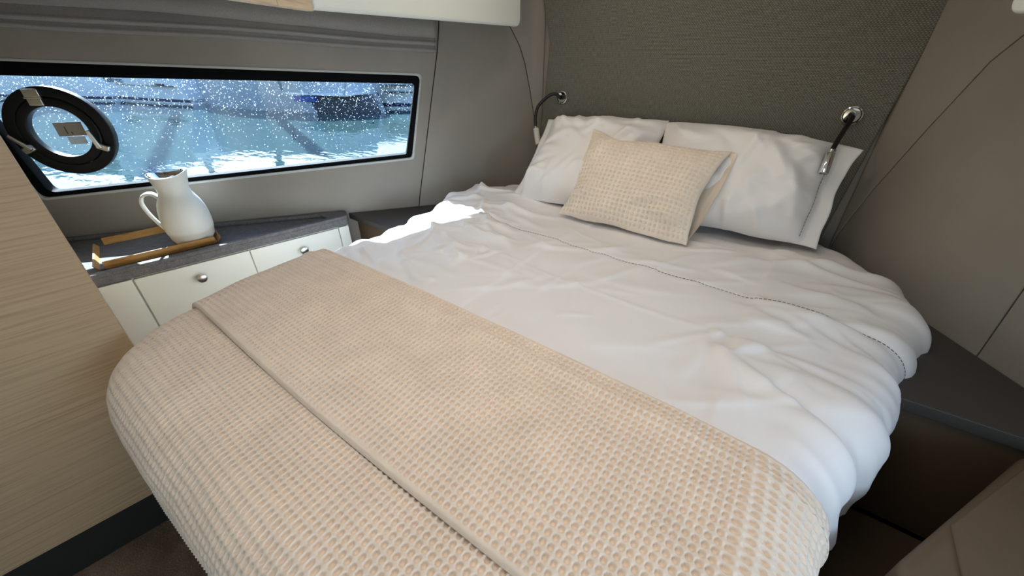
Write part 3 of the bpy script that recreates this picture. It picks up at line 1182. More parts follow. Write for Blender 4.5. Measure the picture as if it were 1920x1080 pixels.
def catmull_closed(pts, n=6):
    out = []
    N = len(pts)
    P = [np.array(p) for p in pts]
    for i in range(N):
        a, b, c, d = P[i - 1], P[i], P[(i + 1) % N], P[(i + 2) % N]
        for k in range(n):
            t = k / n
            out.append(0.5 * (2 * b + (c - a) * t + (2 * a - 5 * b + 4 * c - d) * t * t + (3 * b - a - 3 * c + d) * t ** 3))
    return np.array(out)


CORE = catmull_closed(core_pts, 5)


def core_dist(u, v):
    """signed distance to the flat top of the bed (+ outside), outward direction, nearest point"""
    p = np.stack([u.ravel(), v.ravel()], 1)
    best = np.full(len(p), 1e9)
    q = np.zeros_like(p)
    inside = np.zeros(len(p), dtype=bool)
    A = CORE
    B = np.roll(CORE, -1, axis=0)
    for a, b in zip(A, B):
        ab = b - a
        t = np.clip(((p - a) @ ab) / (ab @ ab), 0, 1)
        c = a + t[:, None] * ab
        d = np.sum((p - c) ** 2, 1)
        m = d < best
        best[m] = d[m]
        q[m] = c[m]
        cond = ((a[1] > p[:, 1]) != (b[1] > p[:, 1]))
        if abs(ab[1]) > 1e-9:
            xi = a[0] + (p[:, 1] - a[1]) / ab[1] * ab[0]
            inside ^= cond & (p[:, 0] < xi)
    d = np.sqrt(best)
    n = (p - q) / np.maximum(d, 1e-6)[:, None]
    sd = np.where(inside, -d, d)
    n = np.where(inside[:, None], -n, n)
    return sd.reshape(u.shape), n.reshape(u.shape + (2,)), q.reshape(u.shape + (2,))


RB = 0.085


def drape(u, v, off, flare=0.06, sd=None):
    """lay a sheet point (u, v) over the bed; off = height above the mattress surface along the normal"""
    if sd is None:
        sd = core_dist(u, v)
    d, n, q = sd
    e = np.maximum(d, 0)
    th = np.minimum(e / RB, math.pi / 2)
    drop = np.maximum(e - RB * math.pi / 2, 0)
    s, c = np.sin(th), np.cos(th)
    hx = RB * s + drop * flare + off * s
    x = np.where(d > 0, q[..., 0] + n[..., 0] * hx, u)
    y = np.where(d > 0, q[..., 1] + n[..., 1] * hx, v)
    dome = 0.012 * (1 - np.exp(-np.maximum(-d, 0) / 0.25))
    z = BZ - 0.012 - RB * (1 - c) - drop + off * c + dome
    return np.stack([x, y, z], -1)


bed = thing('bed', (-0.5, 0.9, 0), 'island double bed base and mattress under the bedding', 'bed')
base_loop = [tuple(np.array([-0.5, 0.95]) + (p - np.array([-0.5, 0.95])) * np.array([0.84, 0.90])) for p in CORE]
slab('bed_base', base_loop, 0.0, 0.40, M['leather'], bed, bevel=0.01)
mat_loop = [tuple(np.array([-0.5, 0.95]) + (p - np.array([-0.5, 0.95])) * np.array([0.985, 0.985])) for p in CORE]
slab('mattress', mat_loop, 0.40, BZ - 0.04, M['mattress'], bed, bevel=0.05, res=5)


def creases(x, y, segs):
    """sum of drawn folds: (cx, cy, angle, length, width, height, bend)"""
    h = np.zeros_like(x)
    for (cx, cy, an, ln_, w_, a_, bd) in segs:
        dx, dy = x - cx, y - cy
        m = (np.abs(dx) < ln_ * 1.6) & (np.abs(dy) < ln_ * 1.6)
        if not m.any():
            continue
        p = dx[m] * math.cos(an) + dy[m] * math.sin(an)
        q = -dx[m] * math.sin(an) + dy[m] * math.cos(an) + bd * p * p
        ww = np.where(q < 0, w_, w_ * 2.6)
        h[m] += a_ * np.exp(-(p / ln_) ** 4 * 2.5) * (1 - 0.3 * (p / ln_)) * np.exp(-0.5 * (q / ww) ** 2)
    return h


rc = np.random.RandomState(23)
DUV_SEGS = []
for _ in range(90):        # scattered over the top
    DUV_SEGS.append((rc.uniform(-1.2, 0.25), rc.uniform(0.62, 1.6), rc.normal(0.9, 0.8), rc.uniform(0.05, 0.20), rc.uniform(0.004, 0.010), rc.uniform(0.002, 0.0065), rc.normal(0, 0.8)))
for _ in range(40):        # crumpled near the left edge
    DUV_SEGS.append((rc.uniform(-1.30, -0.80), rc.uniform(0.62, 1.45), rc.normal(-0.2, 0.7), rc.uniform(0.06, 0.18), rc.uniform(0.005, 0.011), rc.uniform(0.005, 0.015), rc.normal(0, 1.2)))
for _ in range(34):        # pulled over the right edge
    vv_ = rc.uniform(0.62, 1.55)
    DUV_SEGS.append((rc.uniform(0.02, 0.34), vv_, math.pi + 0.55 * (vv_ - 1.15) + rc.normal(0, 0.22), rc.uniform(0.10, 0.26), rc.uniform(0.007, 0.016), rc.uniform(0.004, 0.011), rc.normal(0, 0.7)))


def duvet_off(u, v, sd):
    d, n, q = sd
    live = sstep(0.50, 0.66, v)                       # calm under the blanket
    w = 0.010 + 0.016 * live
    w = w + live * 0.020 * fbm(u * 3.0, v * 3.0, 2, 1)
    w = w + live * 0.006 * vnoise(u * 9 + v * 3, v * 8, 14)
    w = w + live * creases(u, v, DUV_SEGS)
    # pressed storage creases
    for cx, sg in ((0.0, 1), (-0.645, -1), (-1.20, 1)):
        x = u - cx - 0.006 * np.sin(v * 5)
        w = w + live * (0.0035 * np.exp(-np.abs(x) / 0.005) + 0.0035 * np.tanh(sg * x / 0.016) * np.exp(-np.abs(x) / 0.10))
    x = v - 0.93 - 0.006 * np.sin(u * 4)
    w = w + live * 0.003 * np.exp(-np.abs(x) / 0.007)
    # gathers along the edges, running over the side
    edge = sstep(-0.16, 0.10, d)
    g = vnoise(v * 13 + u * 2.0, u * 1.5, 41) + 0.5 * vnoise(v * 27 - u * 2, u * 2.0, 43)
    w = w + live * edge * (0.024 * g)
    # the raised head-left corner of the duvet and the seam line dip
    w = w + live * 0.030 * np.exp(-((u + 1.22) ** 2 + (v - 1.42) ** 2) / 0.05)
    w = w - 0.003 * np.exp(-((v - 1.158 - 0.01 * np.sin(u * 3)) / 0.006) ** 2)
    # press down below the pillows
    w = w - 0.012 * sstep(1.50, 1.62, v)
    return w


STEP = 0.0065
us = np.arange(-1.62, 0.70, STEP)
vv = np.arange(0.30, 1.862, STEP)
U, V = np.meshgrid(us, vv, indexing='ij')
sdU = core_dist(U, V)
hang = 0.24 + 0.05 * vnoise(V * 6, U * 0 + 3, 55)
off = duvet_off(U, V, sdU)
# ripples of the hanging side
hangw = sstep(0.10, 0.26, sdU[0])
off = off + hangw * (0.030 * vnoise(V * 8, U * 0.3, 61) + 0.034 * vnoise(V * 17, U * 0.3, 63))
P = drape(U, V, off, 0.10, sdU)
gfd = grid_faces(len(us), len(vv))
lim = 0.31 + 0.03 * vnoise(V * 7, U * 7, 57) - 0.145 * sstep(0.98, 1.10, V)       # the sides are tucked above the ledges
gfd = gfd[(sdU[0] < lim).ravel()[gfd].all(axis=1)]
duv = mesh_obj('duvet', P.reshape(-1, 3), gfd, M['cotton'], base=(-0.5, 0.9, BZ - 0.25), smooth=True)
md = duv.modifiers.new('thick', 'SOLIDIFY')
md.thickness = 0.004
md.offset = -1
tag(duv, 'white cotton duvet with a grey stitched line across its top', 'duvet')

# dashed hem stitching across the duvet


def dash_mesh(points, normals, dash, gap, wdt, name, parent):
    """points along a line; flat little stitches lying on the cloth"""
    vs, fs = [], []
    L = np.concatenate([[0], np.cumsum(np.linalg.norm(np.diff(points, axis=0), axis=1))])
    s = 0.0
    while s + dash < L[-1]:
        a = np.array([np.interp(s, L, points[:, k]) for k in range(3)])
        b = np.array([np.interp(s + dash, L, points[:, k]) for k in range(3)])
        n = np.array([np.interp(s, L, normals[:, k]) for k in range(3)])
        n = n / np.linalg.norm(n)
        t = (b - a) / np.linalg.norm(b - a)
        w = np.cross(n, t) * wdt
        k = len(vs)
        up = n * 0.0018
        lo = n * -0.002
        vs += [a - w + lo, a + w + lo, b + w + lo, b - w + lo, a - w * .6 + up, a + w * .6 + up, b + w * .6 + up, b - w * .6 + up]
        fs += [tuple(i + k for i in f) for f in ((4, 5, 6, 7), (0, 1, 5, 4), (1, 2, 6, 5), (2, 3, 7, 6), (3, 0, 4, 7))]
        s += dash + gap
    o = mesh_obj(name, [Vector(v) for v in vs], fs, M['thread'], parent, label='grey dashed stitching')
    o['kind'] = 'stuff'
    return o


ul = np.arange(-1.42, 0.46, 0.004)[:, None]
vl = 1.158 + 0.01 * np.sin(ul * 3)
sdl = core_dist(ul, vl)
pl = drape(ul, vl, duvet_off(ul, vl, sdl), 0.10, sdl)[:, 0, :]
nl = drape(ul, vl, duvet_off(ul, vl, sdl) + 0.01, 0.10, sdl)[:, 0, :] - pl
dash_mesh(pl, nl, 0.0075, 0.0035, 0.0010, 'stitching', duv)

# ------------------------------------------------------------------ waffle blanket
PUW, PVW = 0.0130, 0.0145


def waffle_h(u, v, depth=0.0060, pu=PUW, pv=PVW, size=0.40):
    u = u + 0.0022 * vnoise(u * 14, v * 14, 91)
    v = v + 0.0022 * vnoise(u * 14, v * 14, 95)
    fu = (u / pu) % 1.0 - 0.5
    fv = (v / pv) % 1.0 - 0.5
    r = np.sqrt((fu / size) ** 2 + (fv / size) ** 2)
    return -depth * (1 - sstep(0.66, 0.98, r))


def blanket_low(u, v, sd):
    w = 0.030 + 0.006 * fbm(u * 3, v * 3, 2, 71)
    edge = sstep(-0.1, 0.15, sd[0])
    w = w + edge * 0.012 * vnoise((u - v) * 6, (u + v) * 1.5, 75)
    return w


SB = 0.0130 / 7
us = np.arange(-1.56, 0.40, SB)
vv = np.arange(-0.235, 0.600, SB)
U, V = np.meshgrid(us, vv, indexing='ij')
sdU = core_dist(U, V)
low = blanket_low(U, V, sdU)
hs = sstep(0.0, 0.012, U - us[0]) * sstep(0.0, 0.012, us[-1] - U) * sstep(0, 0.012, V - vv[0])
off = low + waffle_h(U, V) * hs
P = drape(U, V, off, 0.0, sdU)
wb = thing('waffle_blanket', (-0.5, 0.2, BZ - 0.3), 'cream waffle weave blanket folded back over the foot of the bed', 'blanket')
gfb = grid_faces(len(us), len(vv))
keep = (sdU[0] < 0.262 + 0.02 * vnoise(U * 6, V * 6, 97)).ravel()[gfb].all(axis=1)      # hem follows the edge of the bed
mesh_obj('blanket_body', P.reshape(-1, 3), gfb[keep], M['waffle'], wb, smooth=True)

# overcast hem along the hanging edge
cl_ = np.array([p for p in catmull_closed(core_pts, 40)])
k0 = int(np.argmin(np.abs(cl_[:, 1] - 0.95) + 10 * (cl_[:, 0] < -0.5)))
cl_ = np.roll(cl_, -k0, axis=0)
cl_ = cl_[cl_[:, 1] < 0.56]
tg = np.gradient(cl_, axis=0)
nn_ = np.stack([tg[:, 1], -tg[:, 0]], 1)
nn_ /= np.linalg.norm(nn_, axis=1)[:, None]
ctr_ = np.array([-0.5, 0.9])
nn_ *= np.sign(np.sum(nn_ * (cl_ - ctr_), axis=1))[:, None]
hm = cl_ + nn_ * 0.262
seg_ = np.concatenate([[0], np.cumsum(np.linalg.norm(np.diff(hm, axis=0), axis=1))])
tt_ = np.arange(0, seg_[-1], 0.0045)
hm = np.stack([np.interp(tt_, seg_, hm[:, 0]), np.interp(tt_, seg_, hm[:, 1])], 1)
hu, hv = hm[:, 0][:, None], hm[:, 1][:, None]
sdh = core_dist(hu, hv)
hp_ = drape(hu, hv, blanket_low(hu, hv, sdh) - 0.002, 0.0, sdh)[:, 0, :]
tube('hem', [Vector(p) for p in hp_], [0.0078 if k % 2 else 0.0052 for k in range(len(hp_))], M['waffle'], wb, smooth_n=1, seg=8)

# folded-back flap, joined to the body by a rounded fold
us = np.arange(-1.58, 0.41, SB)
vfold, vedge = 0.600, 0.205
nf = 14
rows_v, rows_o, rows_w = [], [], []
RF = 0.0075
for k in range(nf):
    ph_ = math.pi * k / (nf - 1)
    rows_v.append(vfold + RF * 1.3 * math.sin(ph_))
    rows_o.append(RF * (1 - math.cos(ph_)))
    rows_w.append(0.0)
for x in np.arange(vfold - SB, vedge, -SB):
    rows_v.append(x)
    rows_o.append(2 * RF)
    rows_w.append(1.0)
# hem rolls down at the free edge
for k in range(1, 10):
    ph_ = math.pi / 2 * k / 9
    rows_v.append(vedge - 0.006 * math.sin(ph_))
    rows_o.append(2 * RF - 0.013 * (1 - math.cos(ph_)))
    rows_w.append(0.0)
rv = np.array(rows_v)
ro = np.array(rows_o)
rw = np.array(rows_w)
U, V = np.meshgrid(us, rv, indexing='ij')
O = np.broadcast_to(ro[None, :], U.shape)
Wt = np.broadcast_to(rw[None, :], U.shape)
# free edge wavers a little and lifts at the left
Vw = V + 0.010 * np.sin(U * 3.0 + 0.5) * sstep(0.45, 0.22, V)
sdU = core_dist(U, Vw)
low = blanket_low(U, Vw, sdU)
puff = 0.008 * sstep(0.22, 0.36, Vw) * (0.7 + fbm(U * 4, Vw * 5, 2, 81)) + 0.006 * np.exp(-((Vw - 0.555 - 0.01 * np.sin(U * 2)) / 0.016) ** 2)
hemband = sstep(0.206, 0.214, V)
off = low + O + puff * np.minimum(1, Wt + 0.2) * sstep(0.0, 0.2, O / (2 * RF)) + waffle_h(U, Vw) * Wt * hemband
P = drape(U, Vw, off, 0.0, sdU)
flp = mesh_obj('folded_flap', P.reshape(-1, 3), grid_faces(len(us), len(rv)), M['waffle'], wb, smooth=True)

# ------------------------------------------------------------------ pillows


def pillow_surface(A, B, aa, bb, thick_f, thick_b, seed, flange_left=0, flange_right=0, wr=1.0, corners=None):
    """corners: TL, TR, BR, BL (Vectors). a in [-1, 1] left to right, b in [-1, 1] bottom to top"""
    TL, TR, BR, BL = [np.array(c) for c in corners]
    s, t = (aa + 1) / 2, (bb + 1) / 2
    P = ((1 - s) * (1 - t))[..., None] * BL + (s * (1 - t))[..., None] * BR + (s * t)[..., None] * TR + ((1 - s) * t)[..., None] * TL
    return P


def make_pillow(name, corners, tf, tb, seed, label, flange_sides, group, mat, pinch=0.05, step=0.008, waffle_on=False, open_right=False, crown=0.0, extra=()):
    TL, TR, BR, BL = [Vector(c) for c in corners]
    ctr = (TL + TR + BR + BL) / 4
    wid = ((TR - TL).length + (BR - BL).length) / 2
    hei = ((TL - BL).length + (TR - BR).length) / 2
    ex = ((TR + BR) - (TL + BL)).normalized()
    ey = ((TL + TR) - (BL + BR)).normalized()
    en = ex.cross(ey).normalized()
    if en.y > 0:
        en = -en
    nu, nv = int(wid / step), int(hei / step)
    a = np.linspace(-1, 1, nu)
    b = np.linspace(-1, 1, nv)
    AA, BB = np.meshgrid(a, b, indexing='ij')
    fl_l, fl_r = flange_sides
    base = (BL + BR) / 2
    rp = np.random.RandomState(seed)
    segs = []
    for _ in range(60):
        side_ = rp.randint(4)
        cx_ = rp.uniform(-0.42, 0.42) * wid if side_ < 2 else (0.36 if side_ == 2 else -0.36) * wid + rp.normal(0, 0.03)
        cy_ = ((0.3 if side_ == 0 else -0.3) * hei + rp.normal(0, 0.04)) if side_ < 2 else rp.uniform(-0.4, 0.4) * hei
        ang = math.atan2(cy_, cx_) + rp.normal(0, 0.45)
        segs.append((cx_, cy_, ang, rp.uniform(0.04, 0.14), rp.uniform(0.004, 0.011), rp.uniform(0.003, 0.012), rp.normal(0, 1.5)))
    def layer(sign, T):
        # concave edges: pull the middle of each side inwards
        a2 = AA * (1 - pinch * (1 - BB ** 2) * np.abs(AA) ** 3)
        b2 = BB * (1 - pinch * 0.9 * (1 - AA ** 2) * np.abs(BB) ** 3 + crown * (1 - AA ** 2) * np.maximum(BB, 0) ** 3)
        a2 = a2 + 0.030 * vnoise(BB * 2.2 + seed, BB * 0 + 3.3, seed) * np.abs(AA) ** 3
        b2 = b2 + 0.060 * vnoise(AA * 2.6 + seed, AA * 0 + 1.7, seed + 1) * np.abs(BB) ** 3
        if waffle_on:
            b2 = b2 - 0.13 * np.exp(-((AA + 0.42) / 0.33) ** 2) * np.maximum(BB, 0) ** 4
            a2 = a2 + 0.05 * np.exp(-((BB + 0.35) / 0.4) ** 2) * np.maximum(-AA, 0) ** 4
        P = pillow_surface(0, 0, a2, b2, 0, 0, 0, corners=(TL, TR, BR, BL))
        if open_right:
            lens_ = sstep(0.3, 1.0, AA) * np.clip(1 - ((BB - 0.2) / 1.1) ** 2, 0, 1)
            P = P + ((0.030 if sign < 0 else -0.014) * lens_)[..., None] * np.array(ex)
        # padded part is inset by the flanges
        ai = np.where(AA < 0, AA / (1 - fl_l), AA / (1 - fl_r))
        pa = np.clip(1 - np.abs(ai) ** 2.6, 0, 1) ** 0.62
        pb = np.clip(1 - np.abs(BB) ** 2.6, 0, 1) ** 0.62
        h = T * pa * pb
        X = AA * wid / 2
        Y = BB * hei / 2
        if open_right:
            h = h + (0.026 if sign > 0 else 0.004) * sstep(0.45, 1.0, AA) * (1 - np.abs(BB - 0.05) ** 2.0)
        wgt = sstep(0.0, 0.30, pa * pb)
        h = h + 0.0012
        soft = 0.35 if waffle_on else 1.0
        h = h + (0.012 * fbm(X * 5, Y * 5, 2, seed + 5) + creases(X, Y, segs)) * wgt * soft + creases(X, Y, extra) * wgt
        # ripples of the flat flange move both layers together
        rip = 0.009 * (1 - wgt) * vnoise(X * 9, Y * 9, seed + 8)
        if waffle_on and sign > 0:
            hem = sstep(1.0, 0.965, np.abs(AA)) * sstep(1.0, 0.955, np.abs(BB))
            h = h + waffle_h(X + 0.3, Y * 1.0 + 0.3, 0.0065, 0.0182, 0.0172, 0.32) * hem
        P = P + (sign * h + rip)[..., None] * np.array(en)
        return P
    F = layer(1, tf)
    Bk = layer(-1, tb)
    o = None
    nF = nu * nv
    verts = np.concatenate([F.reshape(-1, 3), Bk.reshape(-1, 3)])
    gf = grid_faces(nu, nv)
    gb = grid_faces(nu, nv)[:, ::-1] + nF
    faces = [gf, gb]
    # close the rim
    idx = np.arange(nu * nv).reshape(nu, nv)
    rims = [idx[:, 0], idx[:, -1][::-1], idx[0, :][::-1]]
    if not open_right:
        rims.append(idx[-1, :])
    for r in rims:
        faces.append(np.stack([r[:-1], r[:-1] + nF, r[1:] + nF, r[1:]], 1))
    o = mesh_obj(name, verts, np.concatenate(faces), mat, base=tuple(base), smooth=True)
    bm = bmesh.new()
    bm.from_mesh(o.data)
    bmesh.ops.remove_doubles(bm, verts=bm.verts, dist=2e-4)
    bmesh.ops.recalc_face_normals(bm, faces=bm.faces)
    bm.to_mesh(o.data)
    bm.free()
    tag(o, label, 'pillow' if not waffle_on else 'cushion', group)
    return o, F, en, a, b


PT = CZ - 0.245
pl_c = [(-1.128, 1.825, CZ - 0.295), (-0.535, 1.835, CZ - 0.252), (-0.50, 1.545, CZ - 0.585), (-1.075, 1.430, CZ - 0.590)]
p1, F1s, en1, a1, b1s = make_pillow('bed_pillow', pl_c, 0.115, 0.045, 101, 'white bed pillow at the left, tucked behind the cream cushion', (0.13, 0.0), 'white bed pillows', M['cotton'], pinch=0.05, crown=0.05,
                                   extra=[(-0.17, 0.05, 0.5, 0.12, 0.010, 0.014, 1.0), (-0.20, -0.06, 0.2, 0.10, 0.009, 0.012, -1), (0.10, 0.12, -0.5, 0.12, 0.011, 0.012, 1.2), (0.20, 0.06, -0.9, 0.10, 0.010, 0.012, 1), (-0.05, 0.13, 0.1, 0.14, 0.010, 0.010, -0.8)])
pr_c = [(-0.545, 1.835, CZ - 0.255), (0.128, 1.800, CZ - 0.280), (0.112, 1.625, CZ - 0.588), (-0.50, 1.540, CZ - 0.585)]
p2, F2s, en2, a2, b2s = make_pillow('bed_pillow', pr_c, 0.125, 0.045, 131, 'white bed pillow at the right, under the chrome reading lamp', (0.0, 0.17), 'white bed pillows', M['cotton'], pinch=0.045, crown=0.08,
                                   extra=[(-0.02, 0.11, -0.55, 0.15, 0.011, 0.015, 0.8), (0.06, 0.08, -0.75, 0.16, 0.012, 0.017, 0.8), (0.13, 0.03, -1.0, 0.15, 0.011, 0.016, 0.6), (0.19, -0.05, -1.25, 0.13, 0.011, 0.015, 0.4), (0.17, 0.12, -0.35, 0.10, 0.009, 0.012, 1.0), (-0.20, 0.12, -0.2, 0.10, 0.010, 0.012, -1.0), (0.10, -0.12, 0.5, 0.10, 0.010, 0.010, 1)])

# stitched flange lines on the pillow cases
for o, F, en, a, va in ((p1, F1s, en1, a1, -0.86), (p2, F2s, en2, a2, 0.80)):
    nb = F.shape[1]
    jj = np.arange(3, nb - 3)
    av = va + 0.035 * vnoise(jj * 0.09, jj * 0 + 0.5, 7 if va < 0 else 9)
    ii = np.clip(np.round((av + 1) / 2 * (len(a) - 1)).astype(int), 0, len(a) - 1)
    line = F[ii, jj, :]
    ker = np.ones(5) / 5
    line = np.stack([np.convolve(np.pad(line[:, k], 2, mode='edge'), ker, mode='valid') for k in range(3)], 1)
    nn = np.repeat(np.array(en)[None, :], len(line), 0)
    dash_mesh(line + nn * 0.0016, nn, 0.0075, 0.0035, 0.0010, 'stitching', o)

cu_c = [(-0.792, 1.640, CZ - 0.282), (-0.232, 1.612, CZ - 0.308), (-0.262, 1.385, CZ - 0.592), (-0.790, 1.390, CZ - 0.590)]
cu_o, Fc, enc, ac, bc = make_pillow('waffle_cushion', cu_c, 0.072, 0.030, 171, 'small cream waffle cushion leaning against the white pillows', (0.0, 0.0), None, M['waffle_cushion'], pinch=0.05, step=0.0023, waffle_on=True, open_right=True,
                                      extra=[(0.13, -0.06, 0.15, 0.12, 0.012, 0.020, 1.0), (0.17, -0.12, -0.15, 0.09, 0.011, 0.017, -1.0), (-0.17, 0.12, 1.0, 0.08, 0.012, 0.014, 0.5), (-0.20, -0.11, 0.5, 0.07, 0.010, 0.012, 0)])

# ------------------------------------------------------------------ reading lamps


def reading_lamp(label, base, path, head0, head1, head_mat):
    t = thing('reading_lamp', base, label, 'lamp', 'bendable reading lamps on the headboard')
    b = Vector(base)
    rose = lathe('wall_rose', [(0.0235, 0.0), (0.031, 0.0), (0.032, 0.004), (0.030, 0.008), (0.026, 0.0095), (0.0235, 0.007), (0.0235, 0.0)], b, (0, -1, 0), M['chrome'], t, seg=32)
    lathe('cup', [(0.0, 0.001), (0.0234, 0.0035), (0.0234, 0.0015), (0.0, 0.0)], b, (0, -1, 0), M['chrome'], rose, seg=28)
    lathe('socket', [(0.0, 0.002), (0.0115, 0.002), (0.0105, 0.014), (0.0082, 0.022), (0.0, 0.022)], b, (0, -1, 0), M['black'], t, seg=20)
    tube('gooseneck', [b + Vector((0, -0.022, 0))] + [Vector(p) for p in path], 0.0075, M['rubber'], t, seg=14, smooth_n=10)
    h0, h1 = Vector(head0), Vector(head1)
    d = (h1 - h0).normalized()
    L = (h1 - h0).length
    lathe('collar', [(0.0, -0.012), (0.0065, -0.012), (0.0065, 0.002), (0.0, 0.002)], h0, d, M['chrome'], t, seg=20)
    hd = lathe('lamp_head', [(0.0, 0.0), (0.0125, 0.0), (0.0140, 0.002), (0.0142, L - 0.003), (0.0135, L), (0.0115, L), (0.0115, L - 0.004), (0.0, L - 0.004)], h0, d, head_mat, t, seg=28)
    lathe('lens', [(0.0, L - 0.004), (0.0112, L - 0.0035), (0.0, L - 0.002)], h0, d, M['lens'], hd, seg=20)
    return t


reading_lamp('reading lamp with black gooseneck at the left end of the headboard', (-1.094, 1.889, CZ - 0.193),
             [(-1.115, 1.852, CZ - 0.176), (-1.146, 1.83, CZ - 0.19), (-1.172, 1.79, CZ - 0.232), (-1.170, 1.765, CZ - 0.282), (-1.158, 1.752, CZ - 0.318)],
             (-1.155, 1.750, CZ - 0.327), (-1.126, 1.732, CZ - 0.397), M['lamp_white'])
reading_lamp('reading lamp with chrome head hanging over the right pillow', (0.066, 1.889, CZ - 0.188),
             [(0.068, 1.845, CZ - 0.192), (0.058, 1.79, CZ - 0.225), (0.049, 1.735, CZ - 0.262), (0.046, 1.712, CZ - 0.280)],
             (0.0455, 1.706, CZ - 0.286), (0.046, 1.672, CZ - 0.347), M['chrome'])

# ------------------------------------------------------------------ tray and jug
TZ = CT - 0.011
tr = thing('serving_tray', (-2.13, 0.30, TZ), 'bamboo serving tray with open corners on the grey worktop', 'tray')
c_fl = Vector((-2.030, 0.118, 0))
c_fr = c_fl + Vector((0.19, 0.982, 0)) * 0.375
ft = (c_fr - c_fl).normalized()
ln = (c_fr - c_fl).length
fn = Vector((-ft.y, ft.x, 0))        # towards the window (-X)
if fn.x > 0:
    fn = -fn
Wd = 0.285
tm = frame((c_fl.x, c_fl.y, TZ), ft, fn)
flip = 1 if tm.to_3x3().col[2].z > 0 else -1
a, b = min(0.001 * flip, 0.007 * flip), max(0.001 * flip, 0.007 * flip)
slab('tray_base', rect(-0.005, 0.0, ln + 0.005, Wd, 0.01), a, b, M['counter'], tr, tm, bevel=0.002)


def tray_wall(p0, p1, lean, h, name):
    """a flat upright strip from p0 to p1 (tray coords), leaning outwards"""
    p0, p1 = Vector(p0), Vector(p1)
    d = (p1 - p0).normalized()
    o = Vector((d.y, -d.x))
    t = 0.006
    prof = [(0.0, 0.0), (0.004 + lean * 0.3, h * 0.5), (lean, h), (lean - t, h), (lean * 0.3 - t + 0.003, h * 0.5), (-t, 0.0)]
    vs, fs = [], []
    for p in (p0, p1):
        for (q, z) in prof:
            vs.append(tm @ Vector((p.x + o.x * q, p.y + o.y * q, z * flip)))
    n = len(prof)
    for k in range(n):
        fs.append((k, (k + 1) % n, n + (k + 1) % n, n + k))
    fs.append(tuple(range(n)))
    fs.append(tuple(range(n, 2 * n))[::-1])
    bm = bmesh.new()
    bv = [bm.verts.new(v) for v in vs]
    for f in fs:
        bm.faces.new([bv[i] for i in f])
    bmesh.ops.recalc_face_normals(bm, faces=bm.faces)
    bmesh.ops.bevel(bm, geom=bm.edges[:], offset=0.0012, segments=1, affect='EDGES')
    return bm_obj(name, bm, M['bamboo'], tr)


tray_wall((0.012, 0.0), (ln - 0.004, 0.0), 0.004, 0.033, 'long_side')
tray_wall((ln - 0.004, Wd), (0.012, Wd), 0.004, 0.036, 'long_side')
tray_wall((-0.004, Wd - 0.006), (-0.004, 0.004), 0.016, 0.022, 'end_handle')
tray_wall((ln + 0.004, 0.004), (ln + 0.004, Wd - 0.006), 0.016, 0.022, 'end_handle')

JX, JY = -2.054, 0.438
jz = TZ + 0.008
jg = thing('jug', (JX, JY, jz), 'white insulated jug with steel rim standing on the bamboo tray', 'jug')
H = 0.280
prof = [(0.0, 0.0), (0.064, 0.0), (0.077, 0.006), (0.0875, 0.022), (0.0925, 0.045), (0.0935, 0.0455), (0.0965, 0.060), (0.0985, 0.085), (0.0970, 0.115), (0.0920, 0.145), (0.0840, 0.170),
        (0.0735, 0.190), (0.0640, 0.206), (0.0605, 0.220), (0.0640, 0.240), (0.068, 0.258), (0.0725, H - 0.006), (0.0735, H), (0.070, H + 0.001)]
prof = [(r * 0.88, h) for r, h in prof]
hd_dir = Vector((-0.42, -0.91, 0)).normalized()      # handle side
sp_dir = -hd_dir
seg = 64
vs, fs = [], []
uu, wwv = sp_dir, Vector((-sp_dir.y, sp_dir.x, 0))


def rim_shape(h, ang):
    """spout: the rim draws out to a lip"""
    k = max(0.0, (h - 0.205) / (H - 0.205))
    return 1 + k * (0.10 * math.exp(-(ang / 0.65) ** 2) - 0.05 * math.exp(-((abs(ang) - 1.3) / 0.6) ** 2)), k * 0.018 * math.exp(-(ang / 0.8) ** 2) + k * 0.012 * math.exp(-((abs(ang) - math.pi) / 0.7) ** 2)


def jug_loop(profile):
    V_ = []
    for (r, h) in profile:
        for k in range(seg):
            ang = 2 * math.pi * k / seg
            an = (ang + math.pi) % (2 * math.pi) - math.pi
            m_, dz = rim_shape(h, an)
            V_.append(Vector((JX, JY, jz + h + dz)) + (uu * math.cos(ang) + wwv * math.sin(ang)) * r * m_)
    return V_


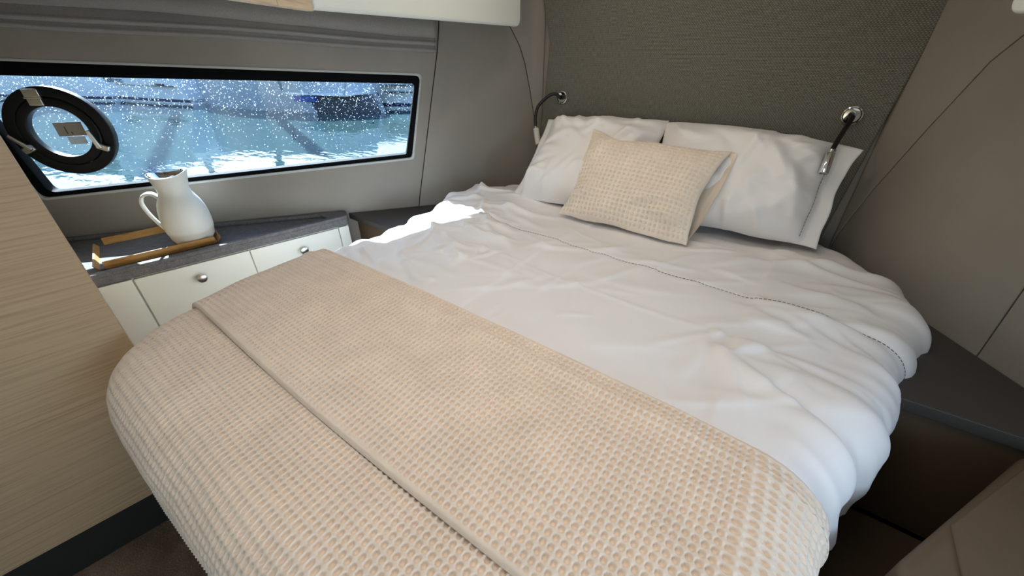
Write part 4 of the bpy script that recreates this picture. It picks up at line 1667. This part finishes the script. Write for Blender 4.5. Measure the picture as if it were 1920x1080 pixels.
def jug_part(name, profile, mat, parent, cap0=False, cap1=False, auto=30, label=None):
    V_ = jug_loop(profile)
    m_ = len(profile)
    F_ = []
    for i in range(m_ - 1):
        for k in range(seg):
            F_.append((i * seg + k, i * seg + (k + 1) % seg, (i + 1) * seg + (k + 1) % seg, (i + 1) * seg + k))
    bm = bmesh.new()
    bv = [bm.verts.new(v) for v in V_]
    for f in F_:
        bm.faces.new([bv[i] for i in f])
    bmesh.ops.remove_doubles(bm, verts=bm.verts, dist=1e-6)
    return bm_obj(name, bm, mat, parent, auto=auto, label=label)


jb = jug_part('body', prof, M['jug'], jg, auto=60)
jug_part('steel_lid', [(0.0620, H + 0.001), (0.058, H + 0.002), (0.053, H - 0.008), (0.046, H - 0.016), (0.0, H - 0.018)], M['chrome'], jg, label='polished steel lid')
# strap handle
hp = []
for (r, h) in ((0.055, 0.196), (0.076, 0.216), (0.103, 0.211), (0.117, 0.184), (0.112, 0.142), (0.097, 0.098), (0.083, 0.066)):
    hp.append((r, h))
N = 40
hq = []
E = [np.array(p) for p in hp]
E = [2 * E[0] - E[1]] + E + [2 * E[-1] - E[-2]]
for i in range(1, len(E) - 2):
    for k in range(8):
        t = k / 8
        a_, b_, c_, d_ = E[i - 1], E[i], E[i + 1], E[i + 2]
        hq.append(0.5 * ((2 * b_) + (c_ - a_) * t + (2 * a_ - 5 * b_ + 4 * c_ - d_) * t * t + (3 * b_ - a_ - 3 * c_ + d_) * t ** 3))
hq.append(np.array(hp[-1]))
vs, fs = [], []
side_v = Vector((-hd_dir.y, hd_dir.x, 0))
for i, q in enumerate(hq):
    t = hq[min(i + 1, len(hq) - 1)] - hq[max(i - 1, 0)]
    t = t / np.linalg.norm(t)
    nrm = np.array([t[1], -t[0]])
    f = i / (len(hq) - 1)
    hw = 0.022 * (1 - 0.5 * f)
    th = 0.0058
    for k in range(12):
        an = 2 * math.pi * k / 12
        cxx, sxx = math.cos(an), math.sin(an)
        rr = q + nrm * th * sxx
        vs.append(Vector((JX, JY, jz + rr[1])) + hd_dir * rr[0] + side_v * hw * math.copysign(abs(cxx) ** 0.7, cxx))
m_ = len(hq)
for i in range(m_ - 1):
    for k in range(12):
        fs.append((i * 12 + k, i * 12 + (k + 1) % 12, (i + 1) * 12 + (k + 1) % 12, (i + 1) * 12 + k))
fs.append(tuple(range(12)))
fs.append(tuple((m_ - 1) * 12 + k for k in range(12))[::-1])
mesh_obj('handle', vs, fs, M['jug'], jg, smooth=True)
